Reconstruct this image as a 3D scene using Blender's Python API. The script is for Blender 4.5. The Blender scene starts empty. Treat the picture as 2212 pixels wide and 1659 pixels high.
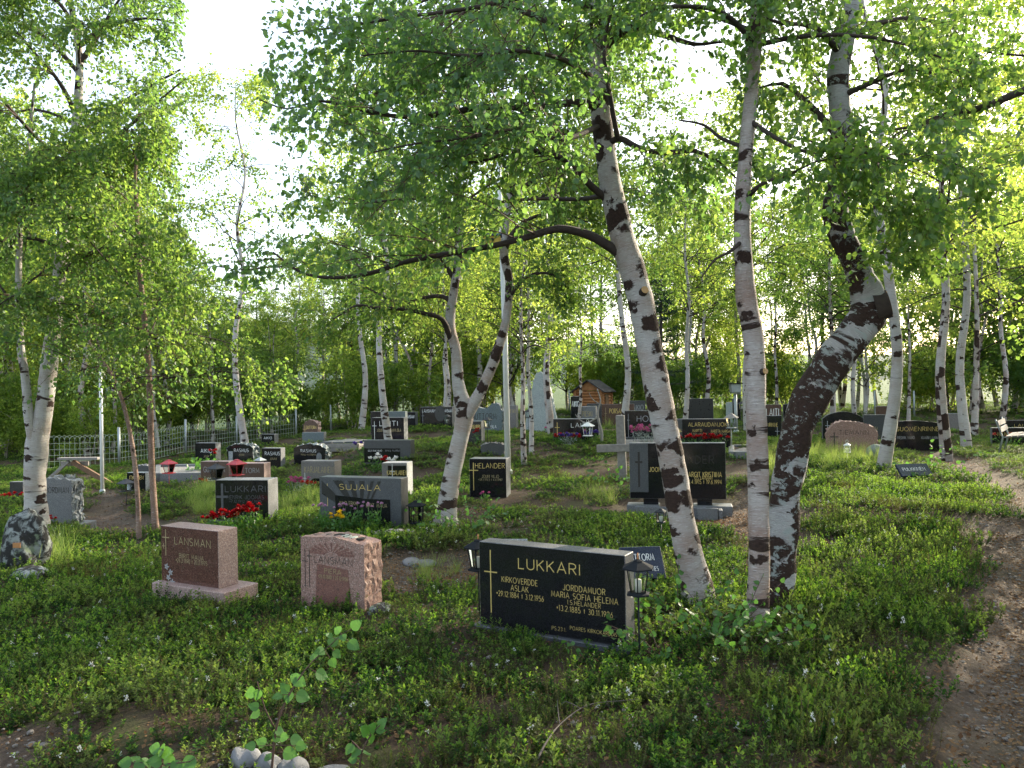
import bpy, bmesh, math, random
import numpy as np
from mathutils import Vector, Matrix, Euler

# ------------------------------------------------------------------ camera, sky, sun, exposure
random.seed(7)
rng = np.random.default_rng(11)
R = math.radians
scn = bpy.context.scene
COL = scn.collection
EYE = 1.65
FPX = 1720.0                      # focal length in units of a 2212 px wide picture
ROLL = R(1.0)
cam_data = bpy.data.cameras.new('camera')
cam_data.sensor_width = 36.0
cam_data.lens = 36.0 * FPX / 2212.0
cam_data.clip_start = 0.05
cam_data.clip_end = 3000.0
cam = bpy.data.objects.new('camera', cam_data)
COL.objects.link(cam)
C_RIGHT = np.array([math.cos(ROLL), 0.0, -math.sin(ROLL)])
C_UP = np.array([math.sin(ROLL), 0.0, math.cos(ROLL)])
C_FWD = np.array([0.0, 1.0, 0.0])
cam.matrix_world = Matrix(((C_RIGHT[0], C_UP[0], -C_FWD[0], 0.0),
                           (C_RIGHT[1], C_UP[1], -C_FWD[1], 0.0),
                           (C_RIGHT[2], C_UP[2], -C_FWD[2], EYE),
                           (0, 0, 0, 1)))
scn.camera = cam

SUN_AZ = R(47.0)      # to the right of the viewing direction (+Y towards +X)
SUN_EL = R(23.0)
world = bpy.data.worlds.new('World')
scn.world = world
world.use_nodes = True
wn = world.node_tree.nodes
wl = world.node_tree.links
for n in list(wn):
    wn.remove(n)
w_out = wn.new('ShaderNodeOutputWorld')
w_bg = wn.new('ShaderNodeBackground')
w_sky = wn.new('ShaderNodeTexSky')
w_sky.sky_type = 'NISHITA'
w_sky.sun_disc = False
w_sky.sun_elevation = SUN_EL
w_sky.sun_rotation = SUN_AZ
w_sky.air_density = 1.0
w_sky.dust_density = 2.0
w_sky.ozone_density = 1.0
w_bg.inputs['Strength'].default_value = 0.15
w_veil = wn.new('ShaderNodeMix')          # thin bright cloud veil over the whole sky
w_veil.data_type = 'RGBA'; w_veil.blend_type = 'ADD'
w_veil.inputs[0].default_value = 1.0
w_veil.inputs[7].default_value = (2.0, 2.05, 2.1, 1)
wl.new(w_sky.outputs['Color'], w_veil.inputs[6])
wl.new(w_veil.outputs[2], w_bg.inputs['Color'])
wl.new(w_bg.outputs['Background'], w_out.inputs['Surface'])

sun_data = bpy.data.lights.new('sun', 'SUN')
sun_data.energy = 5.0
sun_data.angle = R(0.53)
sun_data.color = (1.0, 0.88, 0.68)
sun = bpy.data.objects.new('sun', sun_data)
COL.objects.link(sun)
sun_dir = Vector((math.sin(SUN_AZ) * math.cos(SUN_EL), math.cos(SUN_AZ) * math.cos(SUN_EL), math.sin(SUN_EL)))
sun.rotation_euler = sun_dir.to_track_quat('Z', 'Y').to_euler()
sun.location = (20, 20, 20)

scn.view_settings.view_transform = 'Standard'
scn.view_settings.look = 'None'
scn.view_settings.gamma = 1.0
scn.view_settings.use_curve_mapping = False
scn.view_settings.exposure = 1.4
scn.render.engine = 'CYCLES'
scn.cycles.max_bounces = 8
scn.cycles.diffuse_bounces = 7
scn.cycles.glossy_bounces = 2
scn.cycles.transmission_bounces = 4
scn.cycles.transparent_max_bounces = 8
scn.cycles.sample_clamp_indirect = 6.0
scn.cycles.adaptive_threshold = 0.02

# ------------------------------------------------------------------ geometry of the place
def at(u, v, Y):
    """point at depth Y seen at picture position (u, v) (2212 x 1659 units)"""
    return (np.array([0, 0, EYE]) + C_RIGHT * ((u - 1106.0) / FPX * Y)
            - C_UP * ((v - 829.5) / FPX * Y) + C_FWD * Y)

def pix(p):
    d = np.asarray(p, float) - np.array([0, 0, EYE])
    Y = d[..., 1]
    return 1106 + (d @ C_RIGHT) / Y * FPX, 829.5 - (d @ C_UP) / Y * FPX, Y

GROUND_AT = [  # surveyed ground points: picture position and distance
    (1030, 1362, 5.5), (1365, 1402, 5.1), (430, 1305, 6.4), (740, 1330, 6.2), (1503, 1290, 6.1), (1637, 1360, 5.4),
    (790, 1140, 9.8), (535, 1137, 10.3), (965, 1125, 9.9), (1075, 1072, 12.3), (1480, 1100, 11.0), (140, 1148, 11.4),
    (1530, 966, 17.0), (1250, 945, 18.5), (450, 1003, 21.0), (260, 1014, 24.0), (500, 975, 29.0), (510, 1054, 15.5),
    (695, 1050, 14.5), (930, 920, 26.0), (1170, 924, 25.0), (675, 936, 28.0), (1985, 964, 19.0), (1840, 975, 16.5),
    (1965, 1032, 12.5), (2170, 988, 19.0), (2045, 990, 17.0), (1905, 1018, 13.5), (1280, 893, 38.0), (1700, 905, 32.0),
    (2050, 908, 32.0), (90, 985, 30.0), (2150, 1200, 7.7), (2050, 1400, 5.0), (2100, 1610, 3.6), (300, 1610, 3.6),
    (1100, 1650, 3.4), (1250, 1150, 9.2), (840, 955, 19.5), (1050, 950, 18.0), (600, 1015, 18.5), (1900, 1090, 9.6),
    (35, 1082, 15.0), (308, 1028, 19.0), (295, 1063, 14.5), (150, 1012, 22.0), (2185, 964, 21.5), (2205, 938, 27.0), (2060, 930, 26.0), (1800, 1250, 7.0), (1600, 1090, 11.0), (250, 1130, 11.0), (100, 1300, 6.6), (2000, 1100, 9.4)]
_cp = [at(*g) for g in GROUND_AT]
_cp += [np.array(p, float) for p in [(0, 0, 0), (-4, 0, 0), (4, 0, 0), (0, -6, 0), (-8, -4, 0), (8, -4, 0), (9, 4, -.1), (-9, 4, -.1),
        (16, 12, -.2), (-16, 12, -.7), (30, 30, -.1), (-30, 30, -1.2), (0, 60, .3), (40, 70, 0), (-40, 70, -1.0), (0, 110, .5),
        (22, 45, .0), (-22, 48, -1.0)]]
_cp = np.array(_cp)

def h0(x, y):
    x = np.asarray(x, float); y = np.asarray(y, float)
    shp = np.broadcast(x, y).shape
    X = np.broadcast_to(x, shp).ravel(); Yy = np.broadcast_to(y, shp).ravel()
    out = np.empty(X.size)
    for a in range(0, X.size, 20000):
        dx = X[a:a + 20000, None] - _cp[None, :, 0]
        dy = Yy[a:a + 20000, None] - _cp[None, :, 1]
        s = 0.6 + 0.05 * np.hypot(_cp[:, 0], _cp[:, 1])[None, :]
        w = 1.0 / (dx * dx + dy * dy + s * s) ** 1.6
        out[a:a + 20000] = (w * _cp[None, :, 2]).sum(1) / w.sum(1)
    return out.reshape(shp)

def _bumps(x, y):
    g = np.clip((y - 6.5) / 4, 0, 1)
    return (0.03 * np.sin(x * 2.1 + 0.7 * np.sin(y * 1.3)) * np.sin(y * 1.9 + 1.1 + 0.5 * np.sin(x * 1.7))
            + 0.02 * np.sin(x * 4.7 + 1.3) * np.sin(y * 4.1 + .4)
            + 0.07 * g * np.sin(x * 1.45 + .3 * y + 1.5 * np.sin(y * .6)) * np.sin(y * 1.15 - .3 * x + 1.2 * np.sin(x * .8 + 1)))

def inside(poly, x, y):
    x = np.asarray(x, float); y = np.asarray(y, float)
    c = np.zeros(np.broadcast(x, y).shape, bool)
    n = len(poly)
    for i in range(n):
        x1, y1 = poly[i]; x2, y2 = poly[(i + 1) % n]
        if y1 == y2:
            continue
        k = ((y1 > y) != (y2 > y)) & (x < (x2 - x1) * (y - y1) / (y2 - y1) + x1)
        c ^= k
    return c

def edge_dist(poly, x, y):
    d = np.full(np.broadcast(x, y).shape, 1e9)
    n = len(poly)
    for i in range(n):
        x1, y1 = poly[i]; x2, y2 = poly[(i + 1) % n]
        dx, dy = x2 - x1, y2 - y1
        L = dx * dx + dy * dy + 1e-9
        t = np.clip(((x - x1) * dx + (y - y1) * dy) / L, 0, 1)
        d = np.minimum(d, np.hypot(x - x1 - t * dx, y - y1 - t * dy))
    return d

_YS = np.concatenate([np.arange(1.5, 20, .05), np.arange(20, 90, .25)])
def _hit0(u, v):
    P = at(u, v, _YS[:, None])
    k = np.nonzero(P[:, 2] < h0(P[:, 0], P[:, 1]))[0]
    return P[k[0] if len(k) else -1][:2]

# bare ground: outlines walked off on the ground
BARE_PX = [
    # the path that runs along the picture's right side
    [(2080, 1690), (2040, 1600), (1995, 1535), (2030, 1450), (2052, 1380), (2092, 1310), (2112, 1250), (2142, 1200),
     (2138, 1172), (2080, 1140), (1990, 1122), (1900, 1116), (1780, 1122), (1690, 1128), (1600, 1165), (1500, 1150), (1420, 1120),
     (1300, 1112), (1330, 1085), (1420, 1072), (1580, 1078), (1600, 1050), (1640, 1052), (1660, 1095), (1780, 1105), (1900, 1098),
     (2000, 1104), (2120, 1112), (2195, 1118), (2218, 1090), (2150, 1050), (2060, 1012), (1985, 985), (2000, 972), (2090, 985), (2180, 1020), (2260, 1050),
     (2600, 1100), (2600, 1690)],
    # trodden soil behind the pink stone
    [(838, 1235), (835, 1195), (900, 1183), (1000, 1188), (1060, 1200), (1130, 1215), (1060, 1240), (960, 1255), (880, 1258)],
    # gravel by the rough grey stone and along the left graves
    [(185, 1150), (190, 1095), (215, 1055), (270, 1052), (250, 1075), (300, 1110), (345, 1118), (440, 1120), (430, 1140), (330, 1145), (250, 1160)],
    [(330, 1050), (320, 1030), (420, 1022), (440, 1055)],
    # corner at the lower left
    [(-300, 1720), (-300, 1600), (0, 1572), (45, 1600), (85, 1650), (110, 1720)],
    [(1330, 945), (1400, 938), (1470, 945), (1470, 960), (1330, 962)],
]
BARE = [[tuple(_hit0(u, v)) for u, v in poly] for poly in BARE_PX]

def bare_mask(x, y, soft=0.25):
    """1 on the trodden ground, 0 deep in the ground cover"""
    m = np.zeros(np.broadcast(x, y).shape)
    for k, poly in enumerate(BARE):
        ins = inside(poly, x, y)
        d = edge_dist(poly, x, y)
        wob = 0.07 * np.sin(x * 9 + 2 * np.sin(y * 7)) + 0.05 * np.sin(y * 13 + x * 5)
        sd = np.where(ins, d, -d) + wob
        m = np.maximum(m, np.clip(sd / soft + 0.5, 0, 1))
    return m

def h(x, y):
    x = np.asarray(x, float); y = np.asarray(y, float)
    b = bare_mask(x, y, 0.5)
    far = np.clip(1 - np.hypot(x, y) / 45, 0.0, 1)
    return h0(x, y) + _bumps(x, y) * (1 - .7 * b) * far - 0.13 * b

def hz(x, y):
    return float(h(np.array([x]), np.array([y]))[0])

def gnd(u, v):
    """where the sight line through (u, v) meets the ground"""
    P = at(u, v, _YS[:, None])
    k = np.nonzero(P[:, 2] < h(P[:, 0], P[:, 1]))[0]
    return P[k[0]] if len(k) else P[-1]

# ------------------------------------------------------------------ helpers: objects
def tag(o, label=None, cat=None, group=None, kind=None):
    if label: o['label'] = label
    if cat: o['category'] = cat
    if group: o['group'] = group
    if kind: o['kind'] = kind
    return o

def empty(name, loc=(0, 0, 0), rz=0.0, label=None, cat=None, group=None):
    o = bpy.data.objects.new(name, None)
    COL.objects.link(o)
    o.empty_display_size = 0.1
    o.location = [float(c) for c in loc]
    o.rotation_euler = (0, 0, rz)
    return tag(o, label, cat, group)

def link(name, me, mat=None, parent=None, loc=None, rot=None):
    o = bpy.data.objects.new(name, me)
    COL.objects.link(o)
    if mat is not None:
        ms = mat if isinstance(mat, (list, tuple)) else [mat]
        if not me.materials:
            for m in ms:
                me.materials.append(m)
    if parent is not None:
        o.parent = parent
    if loc is not None:
        o.location = [float(c) for c in loc]
    if rot is not None:
        o.rotation_euler = rot
    return o

def copy_tree(o, parent=None):
    c = o.copy()
    COL.objects.link(c)
    c.parent = parent
    for ch in list(o.children):
        copy_tree(ch, c)
    return c

def mesh_np(name, V, F, uv=None, smooth=False, mi=None):
    """mesh from numpy arrays; F is (M, k)"""
    me = bpy.data.meshes.new(name)
    V = np.ascontiguousarray(V, np.float32); F = np.ascontiguousarray(F, np.int32)
    M, k = F.shape
    me.vertices.add(len(V)); me.vertices.foreach_set('co', V.ravel())
    me.loops.add(M * k); me.loops.foreach_set('vertex_index', F.ravel())
    me.polygons.add(M)
    me.polygons.foreach_set('loop_start', np.arange(0, M * k, k, dtype=np.int32))
    me.polygons.foreach_set('loop_total', np.full(M, k, np.int32))
    if smooth:
        me.polygons.foreach_set('use_smooth', np.ones(M, bool))
    if mi is not None:
        me.polygons.foreach_set('material_index', np.ascontiguousarray(mi, np.int32))
    if uv is not None:
        l = me.uv_layers.new(name='UVMap')
        l.data.foreach_set('uv', np.ascontiguousarray(uv, np.float32).ravel())
    me.update(calc_edges=True)
    return me

class MB:
    """collects boxes, prisms and tubes into ONE mesh"""
    def __init__(s):
        s.v = []; s.f = []; s.sm = []
    def add(s, vs, fs, smooth=False):
        o = len(s.v)
        s.v += [tuple(map(float, p)) for p in vs]
        for f in fs:
            s.f.append(tuple(i + o for i in f)); s.sm.append(smooth)
        return s
    def box(s, c, size, rot=None):
        x, y, z = size[0] / 2, size[1] / 2, size[2] / 2
        vs = [(-x, -y, -z), (x, -y, -z), (x, y, -z), (-x, y, -z), (-x, -y, z), (x, -y, z), (x, y, z), (-x, y, z)]
        if rot is not None:
            m = Euler(rot).to_matrix(); vs = [m @ Vector(v) for v in vs]
        vs = [(v[0] + c[0], v[1] + c[1], v[2] + c[2]) for v in vs]
        return s.add(vs, [(0, 3, 2, 1), (4, 5, 6, 7), (0, 1, 5, 4), (1, 2, 6, 5), (2, 3, 7, 6), (3, 0, 4, 7)])
    def prism(s, outline, y0, y1):
        """outline in (x, z), counter-clockwise seen from the front (-y)"""
        n = len(outline)
        vs = [(x, y0, z) for x, z in outline] + [(x, y1, z) for x, z in outline]
        fs = [tuple(range(n)), tuple(range(2 * n - 1, n - 1, -1))]
        for i in range(n):
            j = (i + 1) % n
            fs.append((j, i, n + i, n + j))
        return s.add(vs, fs)
    def tube(s, pts, r, n=8, cap=True, smooth=True):
        pts = np.asarray(pts, float); K = len(pts)
        r = np.broadcast_to(np.asarray(r, float), (K,))
        V, F, _ = tube_arrays(pts, r, n)
        s.add(V, F.tolist(), smooth)
        if cap:
            o = len(s.v) - len(V)
            s.f.append(tuple(o + i for i in range(n - 1, -1, -1))); s.sm.append(False)
            s.f.append(tuple(o + (K - 1) * n + i for i in range(n))); s.sm.append(False)
        return s
    def lathe(s, prof, n=12, c=(0, 0, 0), smooth=True):
        """prof: (radius, z) from bottom to top"""
        V = []; F = []
        for r, z in prof:
            for i in range(n):
                a = 2 * math.pi * i / n
                V.append((c[0] + r * math.cos(a), c[1] + r * math.sin(a), c[2] + z))
        for k in range(len(prof) - 1):
            for i in range(n):
                j = (i + 1) % n
                F.append((k * n + i, k * n + j, (k + 1) * n + j, (k + 1) * n + i))
        F.append(tuple(range(n - 1, -1, -1)))
        F.append(tuple((len(prof) - 1) * n + i for i in range(n)))
        return s.add(V, F, smooth)
    def mesh(s, name, bevel=0.0, segs=1):
        me = bpy.data.meshes.new(name)
        me.from_pydata(s.v, [], s.f)
        me.polygons.foreach_set('use_smooth', np.array(s.sm, bool))
        if bevel > 0:
            bm = bmesh.new(); bm.from_mesh(me)
            bm.normal_update()
            es = [e for e in bm.edges if len(e.link_faces) == 2 and e.calc_face_angle(0) > 0.6]
            bmesh.ops.bevel(bm, geom=es, offset=bevel, segments=segs, affect='EDGES', clamp_overlap=True)
            bm.to_mesh(me); bm.free()
        me.update()
        return me
    def build(s, name, mat, parent=None, bevel=0.0, loc=None, rot=None, segs=1):
        return link(name, s.mesh(name, bevel, segs), mat, parent, loc, rot)

def tube_arrays(pts, r, n):
    K = len(pts)
    T = np.gradient(pts, axis=0)
    T /= np.linalg.norm(T, axis=1, keepdims=True) + 1e-12
    ref = np.array([0.0, 1.0, 0.0]) if abs(T[0][1]) < .9 else np.array([1.0, 0, 0])
    A = []
    a = ref - T[0] * (ref @ T[0]); a /= np.linalg.norm(a)
    for k in range(K):
        a = a - T[k] * (a @ T[k]); a /= np.linalg.norm(a) + 1e-12
        A.append(a)
    A = np.array(A); B = np.cross(T, A)
    th = np.arange(n) * 2 * math.pi / n
    V = pts[:, None, :] + r[:, None, None] * (np.cos(th)[None, :, None] * A[:, None, :] + np.sin(th)[None, :, None] * B[:, None, :])
    i = np.arange(n); j = (i + 1) % n
    F = np.concatenate([np.stack([k * n + i, k * n + j, (k + 1) * n + j, (k + 1) * n + i], 1) for k in range(K - 1)])
    L = np.concatenate([[0], np.cumsum(np.linalg.norm(np.diff(pts, axis=0), axis=1))])
    UV = []
    for k in range(K - 1):
        c0 = 2 * math.pi * float(np.median(r))
        u0 = i / n * c0; u1 = (i + 1) / n * c0
        q = np.stack([np.stack([u0, np.full(n, L[k])], 1), np.stack([u1, np.full(n, L[k])], 1),
                      np.stack([u1, np.full(n, L[k + 1])], 1), np.stack([u0, np.full(n, L[k + 1])], 1)], 1)
        UV.append(q)
    return V.reshape(-1, 3), F, np.concatenate(UV).reshape(-1, 2)

def spline(P, step):
    """Catmull-Rom through the rows of P (any number of columns), about `step` apart in the first three"""
    P = np.asarray(P, float)
    Q = np.vstack([2 * P[0] - P[1], P, 2 * P[-1] - P[-2]])
    out = []
    for i in range(1, len(Q) - 2):
        n = max(2, int(np.linalg.norm(Q[i + 1][:3] - Q[i][:3]) / step))
        for t in np.arange(n) / n:
            a, b, c, d = Q[i - 1], Q[i], Q[i + 1], Q[i + 2]
            out.append(.5 * ((2 * b) + (c - a) * t + (2 * a - 5 * b + 4 * c - d) * t * t + (3 * b - a - 3 * c + d) * t ** 3))
    out.append(Q[-2])
    return np.array(out)

# ------------------------------------------------------------------ helpers: materials
def new_mat(name):
    m = bpy.data.materials.new(name)
    m.use_nodes = True
    nt = m.node_tree
    nt.nodes.clear()
    out = nt.nodes.new('ShaderNodeOutputMaterial')
    return m, nt, out

def N(nt, typ, **kw):
    n = nt.nodes.new(typ)
    for k, v in kw.items():
        if k in n.inputs:
            n.inputs[k].default_value = v
        else:
            setattr(n, k, v)
    return n

def ramp(nt, fac, stops, interp='LINEAR'):
    n = nt.nodes.new('ShaderNodeValToRGB')
    cr = n.color_ramp
    cr.interpolation = interp
    while len(cr.elements) < len(stops):
        cr.elements.new(0.5)
    for e, (p, c) in zip(cr.elements, stops):
        e.position = p
        e.color = (c, c, c, 1) if isinstance(c, (int, float)) else (*c, 1)
    nt.links.new(fac, n.inputs[0])
    return n.outputs[0]

def mixc(nt, fac, a, b, mode='MIX'):
    n = nt.nodes.new('ShaderNodeMix')
    n.data_type = 'RGBA'; n.blend_type = mode
    for sock, val in ((n.inputs[0], fac), (n.inputs[6], a), (n.inputs[7], b)):
        if hasattr(val, 'is_output'):
            nt.links.new(val, sock)
        elif isinstance(val, (int, float)):
            sock.default_value = val
        else:
            sock.default_value = (*val, 1)
    return n.outputs[2]

def noise(nt, vec, scale, detail=4, rough=.55, dist=0.0):
    n = N(nt, 'ShaderNodeTexNoise', Scale=scale, Detail=detail, Roughness=rough, Distortion=dist)
    if vec is not None:
        nt.links.new(vec, n.inputs['Vector'])
    return n.outputs[0]

def bump(nt, height, strength=.3, dist=.01):
    b = N(nt, 'ShaderNodeBump', Strength=strength, Distance=dist)
    nt.links.new(height, b.inputs['Height'])
    return b.outputs[0]

def math_n(nt, op, a, b=None):
    n = nt.nodes.new('ShaderNodeMath'); n.operation = op
    for i, val in enumerate((a, b)):
        if val is None: continue
        if hasattr(val, 'is_output'): nt.links.new(val, n.inputs[i])
        else: n.inputs[i].default_value = val
    return n.outputs[0]

def coords(nt, which='Object'):
    return nt.nodes.new('ShaderNodeTexCoord').outputs[which]

def mapped(nt, vec, scale):
    m = nt.nodes.new('ShaderNodeMapping')
    m.inputs['Scale'].default_value = scale
    nt.links.new(vec, m.inputs['Vector'])
    return m.outputs[0]

def finish(nt, out, color, rough=.6, normal=None, spec=.5, metal=0.0, coat=0.0):
    p = nt.nodes.new('ShaderNodeBsdfPrincipled')
    for sock, val in ((p.inputs['Base Color'], color), (p.inputs['Roughness'], rough), (p.inputs['Metallic'], metal)):
        if hasattr(val, 'is_output'): nt.links.new(val, sock)
        elif isinstance(val, (int, float)): sock.default_value = val
        else: sock.default_value = (*val, 1)
    p.inputs['Specular IOR Level'].default_value = spec
    p.inputs['Coat Weight'].default_value = coat
    if normal is not None:
        nt.links.new(normal, p.inputs['Normal'])
    nt.links.new(p.outputs[0], out.inputs['Surface'])
    return p

def plain(name, color, rough=.5, metal=0.0, var=.25, scale=14, spec=.4, bmp=.15):
    m, nt, out = new_mat(name)
    c = coords(nt)
    n = noise(nt, c, scale, 5)
    col = mixc(nt, n, tuple(v * (1 - var) for v in color), tuple(min(1, v * (1 + var)) for v in color))
    n2 = noise(nt, c, scale * 6, 3)
    finish(nt, out, col, ramp(nt, n2, [(.2, max(0, rough - .12)), (.8, min(1, rough + .12))]), bump(nt, n2, bmp, .004), spec, metal)
    return m

def granite(name, base, dark, light, polish=.12, speck=220, spec=.5, bmp=0.0, amount=.5):
    """crystalline stone; polish = roughness"""
    m, nt, out = new_mat(name)
    c = coords(nt)
    vo = N(nt, 'ShaderNodeTexVoronoi', Scale=speck); nt.links.new(c, vo.inputs['Vector'])
    f = ramp(nt, vo.outputs['Color'], [(.15, dark), (.45, base), (.7, base), (.9, light)])
    n = noise(nt, c, 3, 4)
    col = mixc(nt, ramp(nt, n, [(.3, 0.0), (.8, amount * .5)]), f, dark)
    n2 = noise(nt, c, 40, 4)
    r = ramp(nt, noise(nt, c, 9, 3), [(.3, max(.02, polish - .05)), (.75, polish + .1)])
    finish(nt, out, col, r, bump(nt, n2, bmp, .006) if bmp else None, spec)
    return m

def leaf_mat(name, c1, c2, t1, t2, trans=.45, rough=.4, spec=.35, vary=None):
    """thin leaf: colour differs leaf by leaf, light shines through"""
    m, nt, out = new_mat(name)
    g = nt.nodes.new('ShaderNodeNewGeometry')
    ri = g.outputs['Random Per Island']
    col = ramp(nt, ri, [(0.0, c1), (1.0, c2)])
    tcol = ramp(nt, ri, [(0.0, t1), (1.0, t2)])
    if vary:                                  # patches of another tint from place to place, plant by plant
        pn = noise(nt, g.outputs['Position'], vary[2], 3, .6)
        oi = nt.nodes.new('ShaderNodeObjectInfo')
        f = ramp(nt, math_n(nt, 'ADD', pn, math_n(nt, 'MULTIPLY', math_n(nt, 'SUBTRACT', oi.outputs['Random'], .5), .35)), [(.42, 0), (.68, .9)])
        col = mixc(nt, f, col, vary[0]); tcol = mixc(nt, f, tcol, vary[1])
    p = N(nt, 'ShaderNodeBsdfPrincipled', Roughness=rough)
    p.inputs['Specular IOR Level'].default_value = spec
    nt.links.new(col, p.inputs['Base Color'])
    tr = nt.nodes.new('ShaderNodeBsdfTranslucent')
    nt.links.new(tcol, tr.inputs['Color'])
    mx = nt.nodes.new('ShaderNodeMixShader'); mx.inputs[0].default_value = trans
    nt.links.new(p.outputs[0], mx.inputs[1]); nt.links.new(tr.outputs[0], mx.inputs[2])
    nt.links.new(mx.outputs[0], out.inputs['Surface'])
    return m

def birch_mat(name, patch=.5, patchscale=7.0, white=(.46, .435, .415), tan=(.36, .275, .23), lichen=0.0, bands=.0):
    """white bark with fine lenticels and rounded dark-brown fungus patches; patch = how much of it is dark"""
    m, nt, out = new_mat(name)
    uv = coords(nt, 'UV')
    ob = nt.nodes.new('ShaderNodeObjectInfo')
    sh = nt.nodes.new('ShaderNodeVectorMath'); sh.operation = 'ADD'
    cx = nt.nodes.new('ShaderNodeCombineXYZ')
    nt.links.new(math_n(nt, 'MULTIPLY', ob.outputs['Random'], 37.0), cx.inputs[1])
    nt.links.new(uv, sh.inputs[0]); nt.links.new(cx.outputs[0], sh.inputs[1])
    uv = sh.outputs[0]
    pap = noise(nt, mapped(nt, uv, (3, 4, 1)), 1.0, 5, .6)
    col = mixc(nt, ramp(nt, pap, [(.38, 0), (.68, 1)]), white, tan)
    ln = noise(nt, mapped(nt, uv, (12, 150, 1)), 1.0, 3, .6)
    col = mixc(nt, ramp(nt, ln, [(.58, 0), (.66, .7)]), col, (.17, .13, .115))
    ln2 = noise(nt, mapped(nt, uv, (22, 190, 1)), 1.0, 2)
    col = mixc(nt, ramp(nt, ln2, [(.6, 0), (.68, .55)]), col, (.72, .70, .68))
    # rounded patches: cells of random size with ragged edges
    wob = N(nt, 'ShaderNodeTexNoise', Scale=11.0, Detail=4.0, Roughness=.65); nt.links.new(uv, wob.inputs['Vector'])
    off = nt.nodes.new('ShaderNodeVectorMath'); off.operation = 'MULTIPLY_ADD'
    nt.links.new(wob.outputs['Color'], off.inputs[0]); off.inputs[1].default_value = (.20, .17, .10); nt.links.new(uv, off.inputs[2])
    vo = N(nt, 'ShaderNodeTexVoronoi', Scale=patchscale); nt.links.new(mapped(nt, off.outputs[0], (1.0, 1.08, 1)), vo.inputs['Vector'])
    sc_ = nt.nodes.new('ShaderNodeSeparateColor'); nt.links.new(vo.outputs['Color'], sc_.inputs[0])
    big = noise(nt, uv, 1.6, 3)
    thr = math_n(nt, 'MULTIPLY', math_n(nt, 'ADD', sc_.outputs[0], math_n(nt, 'MULTIPLY_ADD', big, 1.2) if False else math_n(nt, 'MULTIPLY', math_n(nt, 'SUBTRACT', big, .5), 1.1)), patch)
    pf = ramp(nt, math_n(nt, 'ADD', math_n(nt, 'SUBTRACT', thr, vo.outputs['Distance']), .5), [(.465, 0), (.545, 1)])
    if bands > 0:
        bd = noise(nt, mapped(nt, uv, (1.2, 5.5, 1)), 1.0, 5, .6, .4)
        pf = math_n(nt, 'MAXIMUM', pf, ramp(nt, bd, [(.66 - bands * .12, 0), (.69 - bands * .12, 1)]))
    dk = mixc(nt, noise(nt, uv, 60, 4), (.010, .008, .007), (.075, .042, .032))
    col = mixc(nt, pf, col, dk)
    if lichen > 0:
        li = noise(nt, uv, 14, 6, .75, .4)
        lf = ramp(nt, li, [(.62 - lichen * .1, 0), (.66 - lichen * .1, .85)])
        col = mixc(nt, lf, col, (.34, .37, .35))
    rel = math_n(nt, 'ADD', math_n(nt, 'MULTIPLY', pf, 2.2), math_n(nt, 'ADD', ln, math_n(nt, 'MULTIPLY', noise(nt, uv, 45, 6, .7), 1.6)))
    finish(nt, out, col, .75, bump(nt, rel, .7, .014), .2)
    return m

MAT = {}
# ------------------------------------------------------------------ materials
MAT['leaf_near'] = leaf_mat('birch_leaf', (.04, .10, .035), (.10, .17, .045), (.20, .42, .05), (.46, .64, .10), .5, .36, .5, ((.05, .11, .06), (.22, .42, .08), .9))
MAT['leaf_mid'] = leaf_mat('birch_leaf_crown', (.035, .085, .03), (.09, .15, .04), (.19, .38, .05), (.46, .62, .10), .5, .45, .35, ((.045, .10, .05), (.2, .38, .07), .6))
MAT['leaf_far'] = leaf_mat('birch_leaf_wood', (.028, .068, .02), (.075, .13, .03), (.28, .46, .05), (.66, .74, .12), .62, .5, .25, ((.035, .085, .035), (.2, .36, .06), .22))
MAT['needle'] = leaf_mat('pine_needle', (.012, .035, .02), (.03, .06, .03), (.03, .08, .03), (.06, .12, .04), .2, .6, .3)
MAT['shrub_old'] = leaf_mat('cowberry_leaf', (.010, .034, .010), (.028, .07, .017), (.05, .15, .018), (.10, .25, .026), .32, .6, .08, ((.06, .065, .022), (.16, .2, .04), .8))
MAT['shrub_new'] = leaf_mat('cowberry_young_leaf', (.042, .105, .018), (.09, .175, .03), (.18, .38, .026), (.35, .53, .05), .4, .6, .08, ((.10, .14, .04), (.3, .4, .07), .8))
MAT['crow'] = leaf_mat('crowberry_leaf', (.028, .07, .016), (.085, .125, .03), (.11, .24, .03), (.26, .36, .06), .36, .65, .06, ((.10, .085, .03), (.26, .24, .06), 1.1))
MAT['dry'] = leaf_mat('dry_leaf', (.09, .045, .02), (.22, .13, .06), (.16, .07, .02), (.3, .16, .06), .25, .7, .2)
MAT['grass'] = leaf_mat('grass_blade', (.06, .13, .03), (.16, .22, .06), (.25, .42, .05), (.5, .58, .14), .45, .5, .3)
MAT['twig'] = plain('twig_bark', (.085, .05, .035), .8, var=.4, scale=60, bmp=.3)
MAT['limb'] = plain('limb_bark', (.045, .032, .026), .85, var=.5, scale=30, bmp=.6)
MAT['bark_a'] = birch_mat('birch_bark_spotted', .74, 6.5)
MAT['bark_b'] = birch_mat('birch_bark_tan', .42, 8.0, (.44, .39, .36), (.31, .21, .17), bands=.6)
MAT['bark_c'] = birch_mat('birch_bark_blackened', 1.2, 5.5, (.42, .41, .40), (.33, .31, .30), lichen=.7, bands=.75)
MAT['bark_d'] = birch_mat('birch_bark_pale', .42, 9.0, (.48, .46, .44), (.40, .34, .30), bands=.3)
MAT['bark_e'] = birch_mat('young_brown_birch_bark', .18, 9.0, (.30, .20, .155), (.17, .10, .075))
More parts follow.
